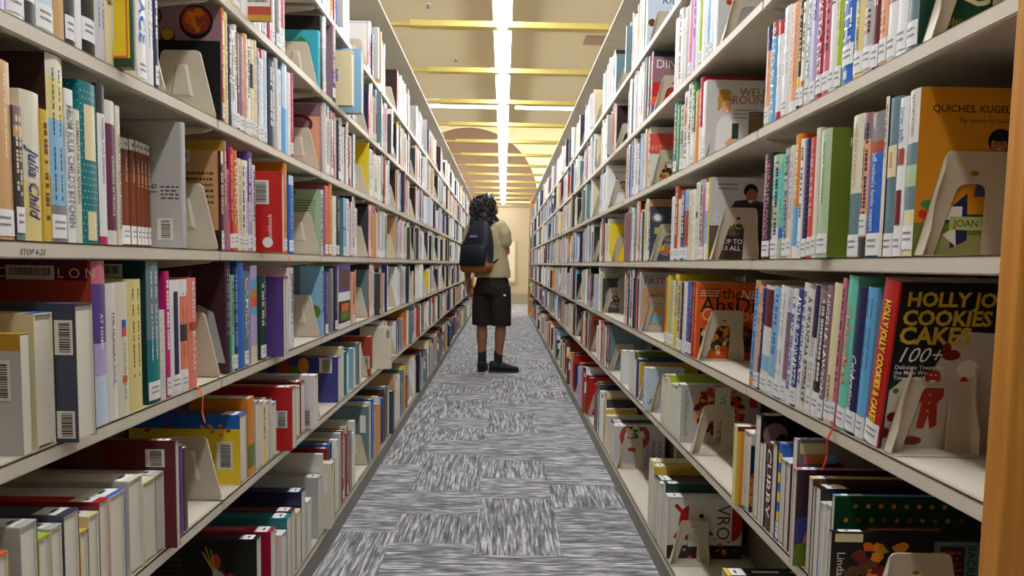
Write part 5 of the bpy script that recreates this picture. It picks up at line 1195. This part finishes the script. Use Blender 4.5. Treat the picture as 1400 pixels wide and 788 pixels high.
# hair: a wavy mass over the crown and back, with curls
b = MB(); rh = random.Random(4)
hc = skull - look * .030 + lup * .012
def blob(c, r, n=10): limb(b, [(c - UP * r * .2, r), (c + UP * r * .2, r)], n)
loft(b, [(hc + UP * z - look * f, a, c, lside, look) for z, f, a, c in ((-.235, .085, .05, .04), (-.18, .07, .105, .07), (-.10, .05, .125, .10), (-.02, .03, .125, .105), (.05, .015, .115, .10), (.09, .005, .085, .075), (.115, 0, .03, .03))], 24)
for i in range(380):
    th = rh.uniform(-2.25, 2.25); v = rh.uniform(-1.0, 1.0)
    out = (-look * math.cos(th) + lside * math.sin(th)); out.z = 0; out.normalize()
    rad = .125 * math.sqrt(max(.08, 1 - (max(v, 0)) ** 2))
    c = hc + out * rad * rh.uniform(.88, 1.03) + UP * (v * .115 if v > 0 else v * .235) - look * .014
    if (c - skull).dot(look) > .045 and (c - skull).dot(lup) < .06: continue
    pts = []; ph = rh.uniform(0, 6); tang = Vector((-out.y, out.x, 0))
    for q in range(7):
        pts.append((c + tang * math.sin(ph + q * 1.3) * .013 + out * math.cos(ph + q * 1.3) * .010 - UP * q * .011, .0085 - .0006 * q))
    limb(b, pts, 7)
o = b.build('hair', M_HAIR, per, smooth=True); o.location = -per.location
# shirt
b = MB()
hem = WP(673, 379, 0)
loft(b, [(hem - UP * .005, .195, .135, RW, FW), (hem + UP * .05, .192, .135, RW, FW), (waist + UP * .06, .178, .125, RW, FW), (chest, .192, .132, RW, FW), (chest + UP * .10, .20, .125, RW, FW), (neck - UP * .055, .165, .10, RW, FW), (neck - UP * .01, .085, .075, RW, FW), (neck + UP * .012, .068, .066, RW, FW)], 28)
limb(b, [(sh_l + RW * .03, .075), (sh_l.lerp(el_l, .25), .078), (sh_l.lerp(el_l, .72), .074)], 16)
limb(b, [(sh_r - RW * .03, .078), (sh_r.lerp(el_r, .25), .078), (sh_r.lerp(el_r, .60), .074)], 16)
fuse(b, 'shirt', M_SHIRT, per, .009, 3, .016, .09)
b = MB()
loft(b, [(neck - UP * .012, .078, .072, RW, FW), (neck + UP * .026, .070, .068, RW, FW), (neck + UP * .030, .064, .062, RW, FW), (neck + UP * .0, .062, .06, RW, FW)], 24, cap=False)
o = b.build('collar', M_SHIRT, per, smooth=True); o.location = -per.location
# shorts
b = MB()
loft(b, [(pelv + UP * .07, .165, .12, RW, FW), (pelv, .178, .135, RW, FW), (pelv - UP * .09, .175, .135, RW, FW)], 24)
for hp, kn in ((hip_l, kn_l), (hip_r, kn_r)):
    hm = Vector((kn.x, kn.y, WP(672, 445, 0).z)); 
    loft(b, [(hp + UP * .03, .098, .105, RW, FW), (hp.lerp(hm, .3), .104, .112, RW, FW), (hp.lerp(hm, .7), .102, .108, RW, FW), (hm, .100, .106, RW, FW)], 20)
fuse(b, 'shorts', M_SHORT, per, .009, 2, .012, .12)
b = MB(); c = WP(690, 404, -.155); b.box(c.x - .012, c.x + .012, c.y - .002, c.y + .002, c.z - .008, c.z + .008)
o = b.build('shorts_tag', mat('tag_white', 'white', .6), per, bevel=.001); o.location = -per.location
# socks and shoes
for an, d, lift in ((an_l, Vector((.12, 1, 0)).normalized(), 0), (an_r, Vector((1, .05, 0)).normalized(), 0)):
    s = Vector((-d.y, d.x, 0)); g = Vector((an.x, an.y, 0))
    b = MB(); limb(b, [(g + UP * .20, .043), (g + UP * .14, .042), (g + UP * .08, .045)], 16)
    o = b.build('sock', M_SOCK, per, smooth=True); o.location = -per.location
    b = MB()
    loft(b, [(g + d * q + UP * h, a, c, s, UP) for q, h, a, c in ((-.090, .055, .020, .030), (-.080, .062, .036, .048), (-.04, .066, .042, .052), (.0, .066, .044, .054), (.05, .056, .046, .046), (.10, .046, .049, .036), (.15, .040, .048, .028), (.19, .036, .036, .022), (.205, .034, .016, .014))], 18)
    sh = b.build('shoe', M_SHOE, per, smooth=True); sh.location = -per.location
    b = MB()
    loft(b, [(g + d * q + UP * .0135, a, .0125, s, UP) for q, a in ((-.094, .014), (-.085, .036), (-.04, .044), (.03, .044), (.10, .052), (.15, .050), (.19, .038), (.210, .014))], 14)
    so = b.build('sole', M_BLACKP, sh, smooth=False)
    b = MB()
    for q in range(4):
        h = .104 - .012 * q
        limb(b, [(g + d * (.035 + .022 * q) + s * .024 + UP * (h - .012), .0028), (g + d * (.03 + .022 * q) + UP * h, .0028), (g + d * (.035 + .022 * q) - s * .024 + UP * (h - .012), .0028)], 6)
    b.build('laces', M_SOCK, sh)
# backpack, worn on the back
bc = chest - FW * .165 - RW * .035 - UP * .06 + RW * .015
bag = empty('backpack', bc, 'navy-black backpack with brown base worn on the back of the person', 'backpack')
lean = (UP - FW * .02 + RW * .09).normalized(); O = -FW
def sup(mb, c, rx, ry, n=28, e=3.2):
    pts = []
    for i in range(n):
        t = 2 * PI * i / n
        ct, st = math.cos(t), math.sin(t)
        pts.append(c + RW * (rx * math.copysign(abs(ct) ** (2 / e), ct)) + O * (ry * math.copysign(abs(st) ** (2 / e), st)))
    return pts
def supl(mb, rows):
    idx = []
    for c, rx, ry in rows:
        p = sup(mb, c, rx, ry); idx.append(len(mb.v)); mb.v.extend(tuple(q) for q in p)
    n = 28
    for p, q in zip(idx[:-1], idx[1:]):
        for i in range(n): mb.f.append((p + i, p + (i+1) % n, q + (i+1) % n, q + i)); mb.c.append(None)
    mb.f.append(tuple(idx[0] + i for i in range(n))); mb.c.append(None); mb.f.append(tuple(idx[-1] + i for i in range(n))); mb.c.append(None)
Z = Vector((0, 0, 0))
b = MB(); supl(b, [(Z + lean * z + O * f, rx, ry) for z, rx, ry, f in ((-.17, .168, .088, 0), (-.06, .164, .088, 0), (.03, .150, .080, -.004), (.10, .132, .070, -.010), (.16, .110, .058, -.018), (.205, .085, .044, -.026), (.235, .055, .030, -.032), (.242, .025, .013, -.034))])
b.build('bag_body', M_BAG, bag, smooth=True)
b = MB(); supl(b, [(Z + lean * z + O * f, rx, ry) for z, rx, ry, f in ((-.268, .110, .055, -.01), (-.262, .140, .074, -.004), (-.235, .160, .085, 0), (-.168, .1695, .0895, 0))])
b.build('bag_base', M_SUEDE, bag, smooth=True)
b = MB(); supl(b, [(Z + lean * z + O * f, rx, ry) for z, rx, ry, f in ((-.20, .13, .03, .075), (-.19, .142, .045, .075), (-.08, .142, .048, .075), (.0, .138, .040, .07), (.02, .120, .022, .066))])
b.build('front_pocket', M_BAG, bag, smooth=True)
b = MB(); limb(b, [(lean * .022 - RW * .125 + O * .094, .006), (lean * .028 + O * .098, .006), (lean * .022 + RW * .125 + O * .094, .006)], 8); b.build('zipper', M_BLACKP, bag)
b = MB(); limb(b, [(lean * .225 - RW * .035 - O * .03, .008), (lean * .285 - RW * .02 - O * .025, .008), (lean * .285 + RW * .02 - O * .025, .008), (lean * .225 + RW * .035 - O * .03, .008)], 8); b.build('carry_handle', M_BAG, bag)
for s, shp in ((-1, sh_l), (1, sh_r)):
    top = (neck + (shp - neck) * .52 + UP * .010) - bc
    b = MB(); limb(b, [(lean * .22 + RW * s * .05 - O * .04, .026), (top - FW * .10 + UP * .022, .030), (top + UP * .058, .030), (top + FW * .10 + UP * .0, .030), (top + FW * .12 - UP * .12, .022)], 12, flat=.4, side=RW)
    b.build('shoulder_strap', M_BAG, bag, smooth=True)
    b = MB(); limb(b, [(lean * -.17 + RW * s * .16 - O * .05, .012), (lean * -.10 + RW * s * .21 - O * .14, .011), (lean * -.02 + RW * s * .20 - O * .24, .011)], 8, flat=.35, side=RW); b.build('lower_strap', M_BAG, bag, smooth=True)
b = MB(); c = lean * .085 + O * .088
ux = RW; uy = lean
b.face([c + ux * -.045 + uy * -.016, c + ux * .045 + uy * -.016, c + ux * .045 + uy * .016, c + ux * -.045 + uy * .016], C('indigo'))
put_text(b, 'JanSport', c + O * .002 - ux * .040 - uy * .008, ux, uy, .016, C('white'), maxw=.08)
b.build('logo_patch', M_LABEL, bag)
